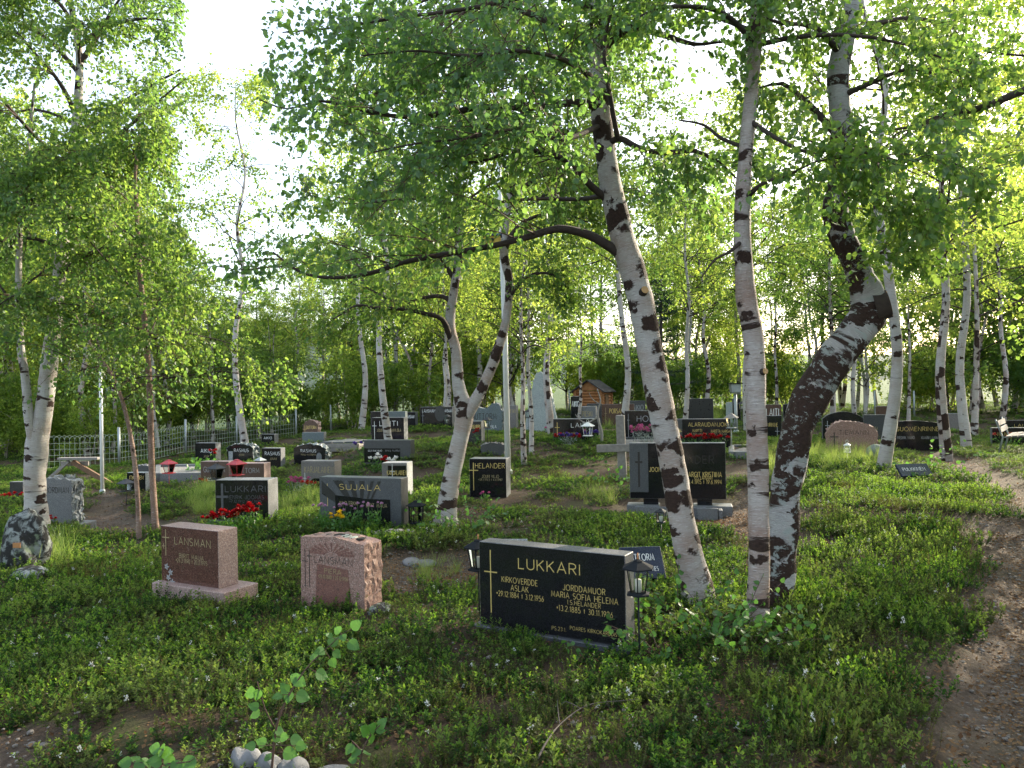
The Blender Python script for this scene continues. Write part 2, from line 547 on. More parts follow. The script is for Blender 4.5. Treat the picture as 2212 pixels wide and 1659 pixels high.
MAT['petal_white'] = plain('petal_white', (.8, .8, .76), .6, var=.05)

def soil_mat():
    m, nt, out = new_mat('soil')
    c = coords(nt, 'Object')
    at_ = nt.nodes.new('ShaderNodeAttribute'); at_.attribute_name = 'bare'
    b = at_.outputs['Fac']
    n1 = noise(nt, c, 2.3, 6); n2 = noise(nt, c, 22, 5, .7); n3 = noise(nt, c, 90, 4, .7)
    humus = mixc(nt, n2, (.022, .015, .010), (.085, .056, .034))
    moss = mixc(nt, ramp(nt, n1, [(.5, 0), (.62, .7)]), humus, (.05, .055, .018))
    path = mixc(nt, n3, (.07, .05, .038), (.21, .16, .12))
    path = mixc(nt, ramp(nt, n2, [(.3, .8), (.6, 0)]), path, (.05, .034, .025))
    path = mixc(nt, ramp(nt, noise(nt, c, 1.2, 4), [(.5, 0), (.7, .5)]), path, (.07, .06, .028))
    vo = N(nt, 'ShaderNodeTexVoronoi', Scale=70); nt.links.new(c, vo.inputs['Vector'])
    st = ramp(nt, vo.outputs['Distance'], [(.12, 1), (.2, 0)])
    path = mixc(nt, math_n(nt, 'MULTIPLY', st, ramp(nt, n2, [(.45, 0), (.6, .8)])), path, (.3, .27, .24))
    ge = nt.nodes.new('ShaderNodeNewGeometry'); sp = nt.nodes.new('ShaderNodeSeparateXYZ'); nt.links.new(ge.outputs['Position'], sp.inputs[0])
    far = ramp(nt, math_n(nt, 'MULTIPLY', sp.outputs[1], .01), [(.36, 0), (.46, 1)])
    moss = mixc(nt, far, moss, mixc(nt, n1, (.03, .06, .014), (.07, .11, .03)))
    col = mixc(nt, b, moss, path)
    hgt = math_n(nt, 'ADD', n2, math_n(nt, 'MULTIPLY', n3, .6))
    finish(nt, out, col, .92, bump(nt, hgt, .7, .03), .2)
    return m
MAT['soil'] = soil_mat()

# ------------------------------------------------------------------ the ground: one sheet
def axis(lo, hi, fine, n):
    t = np.linspace(math.asinh(lo / fine), math.asinh(hi / fine), n)
    return fine * np.sinh(t)
gx = axis(-420, 420, 3.0, 330)
gy = axis(-80, 900, 4.0, 330) + 4.0
GX, GY = np.meshgrid(gx, gy)
GZ = h(GX, GY)
nx, ny = len(gx), len(gy)
idx = np.arange(nx * ny).reshape(ny, nx)
gf = np.stack([idx[:-1, :-1], idx[:-1, 1:], idx[1:, 1:], idx[1:, :-1]], -1).reshape(-1, 4)
gme = mesh_np('ground', np.stack([GX, GY, GZ], -1).reshape(-1, 3), gf, smooth=True)
ba = gme.attributes.new('bare', 'FLOAT', 'POINT')
ba.data.foreach_set('value', np.ascontiguousarray(bare_mask(GX, GY, .3).ravel(), np.float32))
tag(link('ground', gme, MAT['soil']), kind='structure')

# far fells behind the wood
def fell(name, y, x0, x1, top, seed, mat):
    rg = np.random.default_rng(seed)
    xs = np.linspace(x0, x1, 90)
    prof = top * (.55 + .25 * np.sin(xs / 130 + seed) + .15 * np.sin(xs / 47 + 2 * seed) + .02 * rg.standard_normal(90))
    V = []; 
    for k, (dy, f) in enumerate([(-160, 0), (-80, .55), (0, 1.0), (120, .7), (260, 0)]):
        V.append(np.stack([xs, np.full(90, y + dy), prof * f - 3], 1))
    V = np.concatenate(V)
    i = np.arange(89)
    F = np.concatenate([np.stack([k * 90 + i, k * 90 + i + 1, (k + 1) * 90 + i + 1, (k + 1) * 90 + i], 1) for k in range(4)])
    tag(link(name, mesh_np(name, V, F, smooth=True), mat), kind='structure')
MAT['fell'] = plain('fell_forest', (.03, .055, .035), .95, var=.5, scale=.08, bmp=.6)
fell('hill', 640, -650, 120, 62, 3, MAT['fell'])
fell('hill', 760, 60, 900, 40, 5, MAT['fell'])

# ------------------------------------------------------------------ scattering (ground cover)
def kites(P, D, Nn, s, w=.55):
    """leaf = one folded quad; P base, D direction, Nn normal, s length"""
    D = D / (np.linalg.norm(D, axis=1, keepdims=True) + 1e-9)
    S = np.cross(D, Nn); S /= (np.linalg.norm(S, axis=1, keepdims=True) + 1e-9)
    U = np.cross(S, D)
    s = s[:, None]
    a = P; b = P + D * s * .45 + S * s * w * .5 + U * s * .08
    c = P + D * s - U * s * .06; d = P + D * s * .45 - S * s * w * .5 + U * s * .08
    V = np.stack([a, b, c, d], 1).reshape(-1, 3)
    F = np.arange(len(P) * 4).reshape(-1, 4)
    return V, F

def ovates(P, D, Nn, s, w=.8):
    """bigger leaf: two folded quads"""
    D = D / (np.linalg.norm(D, axis=1, keepdims=True) + 1e-9)
    S = np.cross(D, Nn); S /= (np.linalg.norm(S, axis=1, keepdims=True) + 1e-9)
    U = np.cross(S, D)
    s = s[:, None]
    v = [P, P + D * s * .22 + S * s * w * .42 + U * s * .07, P + D * s * .62 + S * s * w * .36 + U * s * .05, P + D * s - U * s * .10,
         P + D * s * .62 - S * s * w * .36 + U * s * .05, P + D * s * .22 - S * s * w * .42 + U * s * .07]
    V = np.stack(v, 1).reshape(-1, 3)
    o = np.arange(len(P))[:, None] * 6
    F = np.concatenate([o + np.array([0, 1, 2, 3]), o + np.array([0, 3, 4, 5])])
    return V, F

def rand_unit(g, n):
    v = g.standard_normal((n, 3))
    return v / np.linalg.norm(v, axis=1, keepdims=True)

def clump(name, seed, nsp, rad, hh, nleaf, ll, lw, mats, newfrac=.35, upright=.6, flowers=0, brown=0.0, stemr=.0011):
    g = np.random.default_rng(seed)
    a = g.uniform(0, 2 * math.pi, nsp); r = rad * np.sqrt(g.uniform(0, 1, nsp))
    base = np.stack([r * np.cos(a), r * np.sin(a), np.full(nsp, -.02)], 1)
    H = hh * g.uniform(.55, 1.25, nsp) * (1.1 - .35 * r / rad)
    lean = np.stack([np.cos(a) * r / rad * .45, np.sin(a) * r / rad * .45, np.ones(nsp)], 1) + .25 * g.standard_normal((nsp, 3)) * np.array([1, 1, .2])
    lean /= np.linalg.norm(lean, axis=1, keepdims=True)
    Vs, Fs, Ms = [], [], []; off = 0
    # stems: thin 3-sided spikes as quads
    tip = base + lean * H[:, None]
    s = np.cross(lean, rand_unit(g, nsp)); s /= np.linalg.norm(s, axis=1, keepdims=True)
    q = np.stack([base - s * stemr, base + s * stemr, tip + s * stemr * .5, tip - s * stemr * .5], 1).reshape(-1, 3)
    Vs.append(q); Fs.append(np.arange(nsp * 4).reshape(-1, 4)); Ms.append(np.full(nsp, 2)); off += len(q)
    t = np.tile(np.linspace(.22, 1.0, nleaf), nsp).reshape(nsp, nleaf) + g.uniform(-.03, .03, (nsp, nleaf))
    ph = g.uniform(0, 6.28, (nsp, 1)) + np.arange(nleaf)[None, :] * 2.4
    out = np.stack([np.cos(ph), np.sin(ph), np.zeros_like(ph)], -1)
    up = upright + (t[..., None] ** 3) * .9
    D = out + lean[:, None, :] * up + .15 * g.standard_normal((nsp, nleaf, 3))
    P = base[:, None, :] + lean[:, None, :] * (t * H[:, None])[..., None]
    Nn = lean[:, None, :] - out * .6 + .3 * g.standard_normal((nsp, nleaf, 3))
    S = ll * g.uniform(.7, 1.2, (nsp, nleaf)) * (1.05 - .25 * t)
    V, F = kites(P.reshape(-1, 3), D.reshape(-1, 3), Nn.reshape(-1, 3), S.reshape(-1), lw)
    isnew = (t > 1 - newfrac * g.uniform(.3, 1.3, (nsp, 1))) & (g.uniform(0, 1, (nsp, 1)) < .85)
    mi = np.where(isnew, 1, 0)
    mi = np.where(g.uniform(0, 1, mi.shape) < brown, 3, mi)
    Vs.append(V); Fs.append(F + off); Ms.append(mi.ravel()); off += len(V)
    if flowers:
        k = g.integers(0, nsp, flowers)
        for j in k:
            c = base[j] + lean[j] * H[j] * g.uniform(.8, 1.02)
            m = 7
            Pp = np.repeat(c[None], m, 0) + .004 * g.standard_normal((m, 3))
            V, F = kites(Pp, rand_unit(g, m) + np.array([0, 0, .1]), rand_unit(g, m), np.full(m, .011), .9)
            Vs.append(V); Fs.append(F + off); Ms.append(np.full(m, 4)); off += len(V)
    me = mesh_np(name, np.concatenate(Vs), np.concatenate(Fs), mi=np.concatenate(Ms))
    for mm in mats:
        me.materials.append(mm)
    return me

def proto_collection(name, meshes):
    c = bpy.data.collections.new(name)
    for k, me in enumerate(meshes):
        o = bpy.data.objects.new('%s_%02d' % (name, k), me)
        c.objects.link(o)
    return c

def scatter(name, coll, P, rot, scl, idx, label, cat):
    """one object of loose stuff: every point carries one of the small plants or stones of the collection"""
    me = bpy.data.meshes.new(name)
    n = len(P)
    me.vertices.add(n); me.vertices.foreach_set('co', np.ascontiguousarray(P, np.float32).ravel())
    for nm, ty, arr in (('rot', 'FLOAT_VECTOR', rot), ('scl', 'FLOAT_VECTOR', scl)):
        a_ = me.attributes.new(nm, ty, 'POINT'); a_.data.foreach_set('vector', np.ascontiguousarray(arr, np.float32).ravel())
    a_ = me.attributes.new('pick', 'INT', 'POINT'); a_.data.foreach_set('value', np.ascontiguousarray(idx, np.int32))
    o = link(name, me)
    ng = bpy.data.node_groups.new(name + '_nodes', 'GeometryNodeTree')
    ng.interface.new_socket('Geometry', in_out='INPUT', socket_type='NodeSocketGeometry')
    ng.interface.new_socket('Geometry', in_out='OUTPUT', socket_type='NodeSocketGeometry')
    gi = ng.nodes.new('NodeGroupInput'); go = ng.nodes.new('NodeGroupOutput')
    ci = ng.nodes.new('GeometryNodeCollectionInfo')
    ci.inputs['Collection'].default_value = coll
    ci.inputs['Separate Children'].default_value = True
    ci.inputs['Reset Children'].default_value = True
    ip = ng.nodes.new('GeometryNodeInstanceOnPoints')
    ip.inputs['Pick Instance'].default_value = True
    def named(nm, ty):
        x = ng.nodes.new('GeometryNodeInputNamedAttribute'); x.data_type = ty
        x.inputs['Name'].default_value = nm
        return x.outputs['Attribute']
    ng.links.new(gi.outputs[0], ip.inputs['Points'])
    ng.links.new(ci.outputs[0], ip.inputs['Instance'])
    ng.links.new(named('pick', 'INT'), ip.inputs['Instance Index'])
    er = ng.nodes.new('FunctionNodeEulerToRotation')
    ng.links.new(named('rot', 'FLOAT_VECTOR'), er.inputs[0])
    ng.links.new(er.outputs[0], ip.inputs['Rotation'])
    ng.links.new(named('scl', 'FLOAT_VECTOR'), ip.inputs['Scale'])
    ng.links.new(ip.outputs[0], go.inputs[0])
    md = o.modifiers.new('scatter', 'NODES'); md.node_group = ng
    tag(o, label, cat, kind='stuff')
    return o

EXCL = []      # footprints kept clear of ground cover: (x, y, cos, sin, half width, half depth)
def keep_clear(x, y, rz, hw, hd):
    EXCL.append((x, y, math.cos(rz), math.sin(rz), hw, hd))

def cleared(x, y):
    m = np.zeros(x.shape, bool)
    for ex, ey, c, s, hw, hd in EXCL:
        dx, dy = x - ex, y - ey
        m |= (np.abs(dx * c + dy * s) < hw) & (np.abs(-dx * s + dy * c) < hd)
    return m

def wedge(g, n, y0, y1, side=2.5):
    """points spread evenly over the part of the ground in view"""
    y = np.sqrt(g.uniform(y0 * y0, y1 * y1, int(n)))
    x = g.uniform(-1, 1, int(n)) * (.68 * y + side)
    return x, y
# ------------------------------------------------------------------ trees
def batch_tubes(P, Rr, n=3):
    """many thin tubes at once: P (N, K, 3), Rr (N, K)"""
    Nn, K, _ = P.shape
    T = np.gradient(P, axis=1); T /= np.linalg.norm(T, axis=2, keepdims=True) + 1e-12
    ref = np.where(np.abs(T[:, :1, 2:3]) < .9, np.array([0, 0, 1.0]), np.array([1.0, 0, 0]))
    A = np.cross(T, np.broadcast_to(ref, T.shape)); A /= np.linalg.norm(A, axis=2, keepdims=True) + 1e-12
    B = np.cross(T, A)
    th = np.arange(n) * 2 * math.pi / n
    V = P[:, :, None, :] + Rr[:, :, None, None] * (np.cos(th)[None, None, :, None] * A[:, :, None, :] + np.sin(th)[None, None, :, None] * B[:, :, None, :])
    i = np.arange(n); j = (i + 1) % n
    one = np.concatenate([np.stack([k * n + i, k * n + j, (k + 1) * n + j, (k + 1) * n + i], 1) for k in range(K - 1)])
    F = (np.arange(Nn) * K * n)[:, None, None] + one[None]
    return V.reshape(-1, 3), F.reshape(-1, 4)

def curve_out(g, P0, D0, L, K, droop, wig):
    """branches that leave P0 along D0 and bend; returns (N, K, 3)"""
    n = len(P0)
    D = D0 / (np.linalg.norm(D0, axis=1, keepdims=True) + 1e-9)
    pts = [P0]; p = P0
    for k in range(K - 1):
        D = D + np.array([0, 0, -1.0]) * droop / K + wig * g.standard_normal((n, 3)) / math.sqrt(K)
        D /= np.linalg.norm(D, axis=1, keepdims=True) + 1e-9
        p = p + D * (L / (K - 1))[:, None]
        pts.append(p)
    return np.stack(pts, 1)

def sample_on(g, B, t):
    """points and tangents at parameter t on branches B (N, K, 3), t (N, m)"""
    n, K, _ = B.shape
    x = np.clip(t, 0, .9999) * (K - 1)
    k = x.astype(int); f = (x - k)[..., None]
    i = np.arange(n)[:, None]
    a = B[i, k]; b = B[i, np.minimum(k + 1, K - 1)]
    return a + (b - a) * f, b - a

def spread_dirs(g, T, ang):
    """directions that leave tangents T at about angle ang"""
    T = T / (np.linalg.norm(T, axis=-1, keepdims=True) + 1e-9)
    r = g.standard_normal(T.shape) * np.array([1, 1, .55])
    s = r - T * (r * T).sum(-1, keepdims=True); s /= np.linalg.norm(s, axis=-1, keepdims=True) + 1e-9
    return T * np.cos(ang)[..., None] + s * np.sin(ang)[..., None]

def grow_crown(g, limbs, lr, n2=10, n3=5, l2=.45, l3=.2, leafgap=.035, leafsize=.042, big=True, droop2=.5, droop3=1.0,
               t0=.2, width=.8, keep=None, fine=True):
    """limbs (N, K, 3): fills them with side branches, twigs and leaves; returns twig and leaf arrays"""
    n = len(limbs)
    LL = np.linalg.norm(np.diff(limbs, axis=1), axis=2).sum(1)
    t = g.uniform(t0, 1.0, (n, n2)); t[:, 0] = .98
    P, T = sample_on(g, limbs, t)
    D = spread_dirs(g, T, g.uniform(.5, 1.15, (n, n2)))
    D[..., 2] += .15
    L = (l2 * LL[:, None] ** .5 * (1.15 - .65 * t) * g.uniform(.6, 1.3, (n, n2)))
    B2 = curve_out(g, P.reshape(-1, 3), D.reshape(-1, 3), L.ravel(), 5, droop2, .22)
    r2 = np.clip(.0035 * L.ravel() / .4, .0015, .008)
    if keep is not None:
        k = keep(B2[:, -1]); B2 = B2[k]; r2 = r2[k]; L = L.ravel()[k]
    n_2 = len(B2)
    t = g.uniform(.15, 1.0, (n_2, n3)); t[:, 0] = .99
    P, T = sample_on(g, B2, t)
    D = spread_dirs(g, T, g.uniform(.35, 1.1, (n_2, n3)))
    L3 = l3 * g.uniform(.5, 1.4, (n_2, n3))
    B3 = curve_out(g, P.reshape(-1, 3), D.reshape(-1, 3), L3.ravel(), 4, droop3, .2)
    r3 = np.full(len(B3), .0013)
    if keep is not None:
        k = keep(B3[:, -1]); B3 = B3[k]; r3 = r3[k]; L3 = L3.ravel()[k]
    else:
        L3 = L3.ravel()
    m = max(2, int(l3 / leafgap))
    t = np.tile(np.linspace(.12, 1.0, m), (len(B3), 1)) + g.uniform(-.06, .06, (len(B3), m))
    P, T = sample_on(g, B3, t)
    T = T / (np.linalg.norm(T, axis=-1, keepdims=True) + 1e-9)
    P = P.reshape(-1, 3); T = T.reshape(-1, 3)
    kk = g.uniform(0, 1, len(P)) < .9
    P = P[kk]; T = T[kk]
    M = len(P)
    D = .55 * T + 1.0 * rand_unit(g, M) + np.array([0, 0, -.55])
    P = P + .35 * leafsize * rand_unit(g, M)
    Nn = rand_unit(g, M) + np.array([0, 0, .5])
    S = leafsize * g.uniform(.45, 1.35, M)
    V, F = (ovates if big else kites)(P, D, Nn, S, width)
    tv2, tf2 = batch_tubes(B2, r2[:, None] * np.linspace(1, .35, 5)[None], 3)
    tv3, tf3 = batch_tubes(B3, r3[:, None] * np.linspace(1, .5, 4)[None], 3)
    if not fine:
        return (tv2, tf2), (V, F), M
    return (np.concatenate([tv2, tv3]), np.concatenate([tf2, tf3 + len(tv2)])), (V, F), M

def resample(P, K):
    P = np.asarray(P, float)
    L = np.concatenate([[0], np.cumsum(np.linalg.norm(np.diff(P[:, :3], axis=0), axis=1))])
    t = np.linspace(0, L[-1], K)
    return np.stack([np.interp(t, L, P[:, c]) for c in range(P.shape[1])], 1)

N_LEAVES = 0
def trunk_mesh(name, pts, rad, n=14, knots=0.03, seed=0):
    g = np.random.default_rng(seed)
    K = len(pts)
    V, F, UV = tube_arrays(pts, rad, n)
    V = V.reshape(K, n, 3)
    c = pts[:, None, :]
    bumpy = 1 + knots * 1.6 * g.standard_normal((K, n))
    bumpy = (bumpy + np.roll(bumpy, 1, 1) + np.roll(bumpy, 1, 0)) / 3
    V = c + (V - c) * bumpy[..., None]
    return mesh_np(name, V.reshape(-1, 3), F, uv=UV, smooth=True)

def make_tree(name, label, stems, limbs=(), auto=(), bark='bark_a', leaf='leaf_near', seed=1, crown={}, group=None, cat='tree', stubs=(), keep=None,
              limbmat='limb', tk=.03):
    """stems: list of (pts (K,4: x, y, z, radius)); limbs: list of pts (K,4); auto: dicts of limbs to grow on a stem"""
    global N_LEAVES
    g = np.random.default_rng(seed)
    base = np.array(stems[0][0][:3], float)
    root = empty(name, base, 0, label, cat, group)
    for k, s in enumerate(stems):
        s = spline(s, .07)
        link('trunk' if k == 0 else 'stem', trunk_mesh('trunk', s[:, :3] - base, s[:, 3], seed=seed + k, knots=tk), MAT[bark], root)
    L8 = []; BV = []; BF = []; bo = 0
    for lm in limbs:
        s = spline(lm, .06)
        me = trunk_mesh('limb', s[:, :3] - base, s[:, 3], n=8, seed=seed, knots=.06)
        link('limb', me, MAT[limbmat], root)
        L8.append(resample(s, 8)[:, :3])
    for a in auto:
        s = resample(spline(stems[a.get('stem', 0)], .1), 60)
        n = a['n']
        tt = np.sort(g.uniform(a['t0'], a.get('t1', .98), n))
        P0, T0 = sample_on(g, s[None, :, :3], tt[None]); P0 = P0[0]; T0 = T0[0]
        az = a.get('az0', 0) + np.arange(n) * 2.4 + g.uniform(-.5, .5, n) if 'az' not in a else g.uniform(a['az'][0], a['az'][1], n)
        el = g.uniform(*a.get('el', (.35, .9)), n)
        D = np.stack([np.cos(az) * np.cos(el), np.sin(az) * np.cos(el), np.sin(el)], 1)
        ln = a['len'] * g.uniform(.65, 1.2, n) * (1.15 - .7 * (tt - a['t0']) / (1.0001 - a['t0']))
        B = curve_out(g, P0, D, ln, 8, a.get('droop', .7), .28)
        if keep is not None:
            kk = keep(B[:, -1]); B = B[kk]; ln = ln[kk]; tt = tt[kk]
        rr = np.interp(tt, np.linspace(0, 1, 60), s[:, 3]) * .42
        rr = np.clip(rr, .004, .035)
        for k in range(len(B)):
            lv, lf, luv = tube_arrays(B[k] - base, rr[k] * np.linspace(1, .22, 8), 6)
            BV.append(lv); BF.append(lf + bo); bo += len(lv)
            L8.append(B[k])
    if L8:
        cr = dict(crown); lname = cr.pop('leafmat', leaf)
        (tv, tf), (lv, lf), M = grow_crown(g, np.array(L8), None, keep=keep, **cr)
        N_LEAVES += M
        if not cr.get('fine', True):
            BV.append(tv - base); BF.append(tf + bo)
        else:
            tag(link('twigs', mesh_np('twigs', tv - base, tf), MAT['twig'], root), kind='stuff')
        if BV:
            tag(link('branches', mesh_np('branches', np.concatenate(BV), np.concatenate(BF), smooth=True), MAT[limbmat], root), kind='stuff')
        lo = link('crown', mesh_np('crown', lv - base, lf), MAT[lname], root); tag(lo, kind='stuff')
    for (p, d, r, ln) in stubs:
        p = np.array(p) - base; d = np.array(d, float); d /= np.linalg.norm(d)
        st = MB().tube([p, p + d * ln * .6, p + d * ln], [r * 1.25, r * 1.02, r], 10, cap=False).build('branch_stub', MAT[limbmat], root)
        MB().tube([p + d * (ln - .004), p + d * (ln + .001)], [r * .97, r * .97], 12).build('cut_face', MAT['cutwood'], st)
    return root

MAT['cutwood'] = plain('cut_wood', (.45, .27, .12), .7, var=.3, scale=60)

def spx(rows):
    """trunk from picture rows (u, v, width px, Y)"""
    out = []
    for u, v, w, Y in rows:
        p = at(u, v, Y); out.append((p[0], p[1], p[2], w / 2 * Y / FPX))
    return np.array(out)

def rooted(rows, up=None, flare=1.35):
    """rows run from the ground upward; the foot is put into the ground"""
    s = spx(rows)
    z = hz(s[0, 0], s[0, 1])
    s[0, 2] = z + .04
    f = s[0].copy(); f[2] = z - .14; f[3] *= flare
    s = np.vstack([f, s])
    if up is not None:                       # continue above the picture
        for dx, dy, dz, r in up:
            q = s[-1].copy(); q[:3] += (dx, dy, dz); q[3] = r
            s = np.vstack([s, q])
    return s

def lpx(rows):
    return spx(rows)

# --- the leaning birch in the middle
T1 = rooted([(1508, 1288, 74, 6.1), (1492, 1215, 62, 6.1), (1476, 1140, 58, 6.1), (1452, 1000, 56, 6.1), (1428, 880, 57, 6.1), (1402, 745, 54, 6.1), (1378, 625, 56, 6.1),
             (1345, 515, 53, 6.1), (1319, 400, 47, 6.1), (1303, 290, 44, 6.1), (1296, 180, 42, 6.1), (1291, 80, 35, 6.1), (1284, -10, 30, 6.1)],
            [(-.1, .1, .8, .045), (.05, .05, .8, .035), (-.1, 0, .8, .022), (0, 0, .6, .01)])
T1_limbs = [
    lpx([(1335, 545, 24, 6.1), (1305, 525, 21, 6.05), (1265, 505, 19, 6.0), (1205, 494, 17, 5.9), (1140, 512, 15, 5.85), (1070, 530, 13, 5.8), (970, 548, 12, 5.8), (880, 565, 11, 5.8),
         (800, 590, 10, 5.8), (720, 600, 8, 5.8), (650, 588, 6, 5.85), (590, 545, 4, 5.9)]),
    lpx([(1300, 230, 20, 6.1), (1240, 222, 17, 6.0), (1150, 232, 15, 5.8), (1040, 232, 14, 5.7), (960, 245, 13, 5.6), (890, 252, 12, 5.6), (830, 248, 10, 5.6), (740, 228, 8, 5.6), (690, 218, 6, 5.6), (620, 235, 4, 5.6), (560, 215, 3, 5.6)]),
    lpx([(1310, 430, 17, 6.1), (1270, 395, 15, 6.0), (1240, 362, 13, 5.9), (1210, 340, 12, 5.8), (1150, 325, 10, 5.7), (1100, 330, 8, 5.6), (1030, 350, 6, 5.6), (960, 345, 4, 5.6)]),
    lpx([(1310, 320, 15, 6.1), (1335, 298, 14, 6.0), (1385, 322, 13, 5.9), (1440, 330, 12, 5.9), (1500, 326, 10, 5.9), (1555, 352, 7, 5.9), (1590, 385, 4, 5.9)]),
    lpx([(1335, 298, 12, 5.98), (1325, 250, 11, 5.9), (1312, 170, 10, 5.85), (1305, 100, 8, 5.8), (1320, 30, 6, 5.8), (1350, -40, 4, 5.8)]),
    lpx([(1290, 100, 18, 6.1), (1230, 70, 16, 6.2), (1170, 40, 14, 6.2), (1080, 10, 11, 6.2), (960, -10, 8, 6.2), (850, 30, 5, 6.2)]),
    lpx([(1292, 120, 17, 6.1), (1360, 60, 15, 5.9), (1430, 75, 13, 5.8), (1500, 95, 9, 5.7), (1560, 90, 5, 5.7)]),
    lpx([(1296, 180, 14, 6.1), (1220, 130, 11, 5.6), (1120, 110, 9, 5.2), (1010, 120, 7, 5.0), (900, 110, 5, 4.9), (780, 120, 3, 4.9)]),
    lpx([(1300, 270, 13, 6.1), (1215, 300, 10, 5.6), (1120, 280, 8, 5.3), (1000, 300, 6, 5.1), (900, 310, 4, 5.0), (800, 330, 3, 5.0)]),
    lpx([(1286, 20, 14, 6.1), (1180, -10, 12, 5.7), (1000, 20, 9, 5.4), (850, 40, 7, 5.2), (720, 60, 5, 5.1), (610, 70, 3, 5.1)]),
    lpx([(1320, 420, 13, 6.1), (1250, 430, 10, 6.5), (1150, 430, 8, 6.8), (1020, 440, 6, 7.0), (880, 430, 5, 7.0), (760, 440, 3, 7.1), (660, 420, 2, 7.1)]),
]
def clear_view(P):
    """keeps the near crowns out of the air between the viewer and the graves"""
    u, v, Y = pix(P)
    gap = ((u > 405) & (u < 560) & (v < 520) & (v > -60) & (Y < 20))
    low = (v > np.where((u > 1390) & (u < 1760), 520, 620)) & (Y < 9)
    low |= (u > 1425) & (u < 1585) & (v > 60) & (v < 300) & (Y < 9) & (np.sin(u * 91.7 + v * 37.3) > -.6)
    close = (Y < 3.6) & (v < 1700)
    return ~(gap | low | close)

make_tree('birch_tree', 'leaning white birch with black fungus patches beside the lettered black slab', [T1], T1_limbs,
          [dict(n=10, t0=.72, t1=.97, len=1.7, el=(.2, .8))], 'bark_a', 'leaf_near', 21,
          dict(n2=29, n3=8, l2=.52, l3=.27, leafgap=.025, leafsize=.045), keep=clear_view,
          stubs=[(at(1388, 632, 6.02), (.25, -1, .35), .03, .05)])

# --- the slim straight birch
T2 = rooted([(1637, 1358, 56, 5.4), (1638, 1290, 47, 5.4), (1640, 1180, 44, 5.4), (1637, 1000, 45, 5.4), (1633, 880, 43, 5.4), (1628, 740, 44, 5.4), (1612, 640, 43, 5.4), (1606, 560, 38, 5.4),
             (1604, 450, 34, 5.4), (1611, 330, 30, 5.4), (1622, 210, 29, 5.4), (1630, 110, 30, 5.4), (1634, 0, 25, 5.4)],
            [(.05, .05, .7, .03), (-.05, 0, .7, .022), (.05, 0, .6, .01)])
T2_limbs = [
    lpx([(1632, 110, 16, 5.4), (1600, 60, 13, 5.3), (1540, 20, 10, 5.2), (1440, 15, 7, 5.1), (1370, 40, 4, 5.1)]),
    lpx([(1634, 90, 15, 5.4), (1665, 30, 12, 5.4), (1690, -30, 9, 5.4), (1740, -70, 5, 5.4)]),
    lpx([(1608, 430, 12, 5.4), (1650, 395, 9, 5.2), (1700, 380, 7, 5.0), (1760, 350, 4, 4.9), (1830, 340, 3, 4.8)]),
    lpx([(1618, 260, 12, 5.4), (1680, 300, 9, 5.2), (1750, 330, 7, 5.0), (1830, 320, 5, 4.8), (1920, 350, 3, 4.7), (1990, 380, 2, 4.7)]),
    lpx([(1612, 320, 11, 5.4), (1560, 300, 8, 5.5), (1520, 270, 6, 5.6), (1470, 260, 4, 5.7)]),
    lpx([(1604, 520, 10, 5.4), (1575, 545, 7, 5.25), (1545, 560, 5, 5.15), (1515, 600, 3, 5.1)]),
]
make_tree('birch_tree', 'slim upright birch with tan bark in front of the twisted trunk', [T2], T2_limbs,
          [dict(n=9, t0=.62, t1=.98, len=1.3, el=(.1, .7))], 'bark_b', 'leaf_near', 22,
          dict(n2=17, n3=7, l2=.5, l3=.25, leafgap=.03, leafsize=.045), keep=clear_view,
          stubs=[(at(1648, 803, 5.33), (.2, -1, .1), .02, .035)])

# --- the twisted birch with the sawn knee
T3 = rooted([(1672, 1345, 80, 5.75), (1682, 1250, 66, 5.75), (1692, 1150, 62, 5.75), (1704, 1010, 65, 5.75), (1730, 905, 69, 5.75), (1785, 800, 74, 5.75), (1845, 722, 72, 5.75), (1882, 662, 76, 5.75),
             (1862, 600, 58, 5.75), (1825, 520, 50, 5.75), (1803, 455, 53, 5.75), (1814, 380, 46, 5.75), (1816, 260, 45, 5.75), (1810, 160, 45, 5.75), (1828, 60, 42, 5.75), (1848, -10, 38, 5.75)],
            [(.1, .1, .7, .05), (-.05, .1, .8, .035), (.05, 0, .8, .02), (0, 0, .5, .01)])
T3_limbs = [
    lpx([(1815, 300, 17, 5.75), (1770, 250, 15, 5.8), (1730, 210, 13, 5.8), (1690, 180, 9, 5.8), (1640, 190, 5, 5.8)]),
    lpx([(1812, 210, 14, 5.75), (1880, 180, 11, 5.6), (1960, 150, 8, 5.5), (2040, 160, 5, 5.4), (2110, 130, 3, 5.4)]),
    lpx([(1816, 330, 13, 5.75), (1880, 330, 10, 5.3), (1950, 350, 8, 5.0), (2020, 340, 5, 4.9), (2100, 370, 3, 4.8)]),
    lpx([(1806, 420, 10, 5.75), (1870, 430, 8, 5.4), (1930, 455, 6, 5.2), (2000, 450, 4, 5.0)]),
    lpx([(1820, 120, 15, 5.75), (1760, 60, 12, 5.5), (1690, 50, 8, 5.2), (1620, 30, 5, 5.1)]),
    lpx([(1822, 90, 15, 5.75), (1900, 50, 12, 5.9), (1980, 40, 8, 6.1), (2060, 60, 4, 6.2)]),
    lpx([(1850, 590, 7, 5.6), (1905, 545, 5, 5.4), (1945, 560, 3, 5.3)]),
]
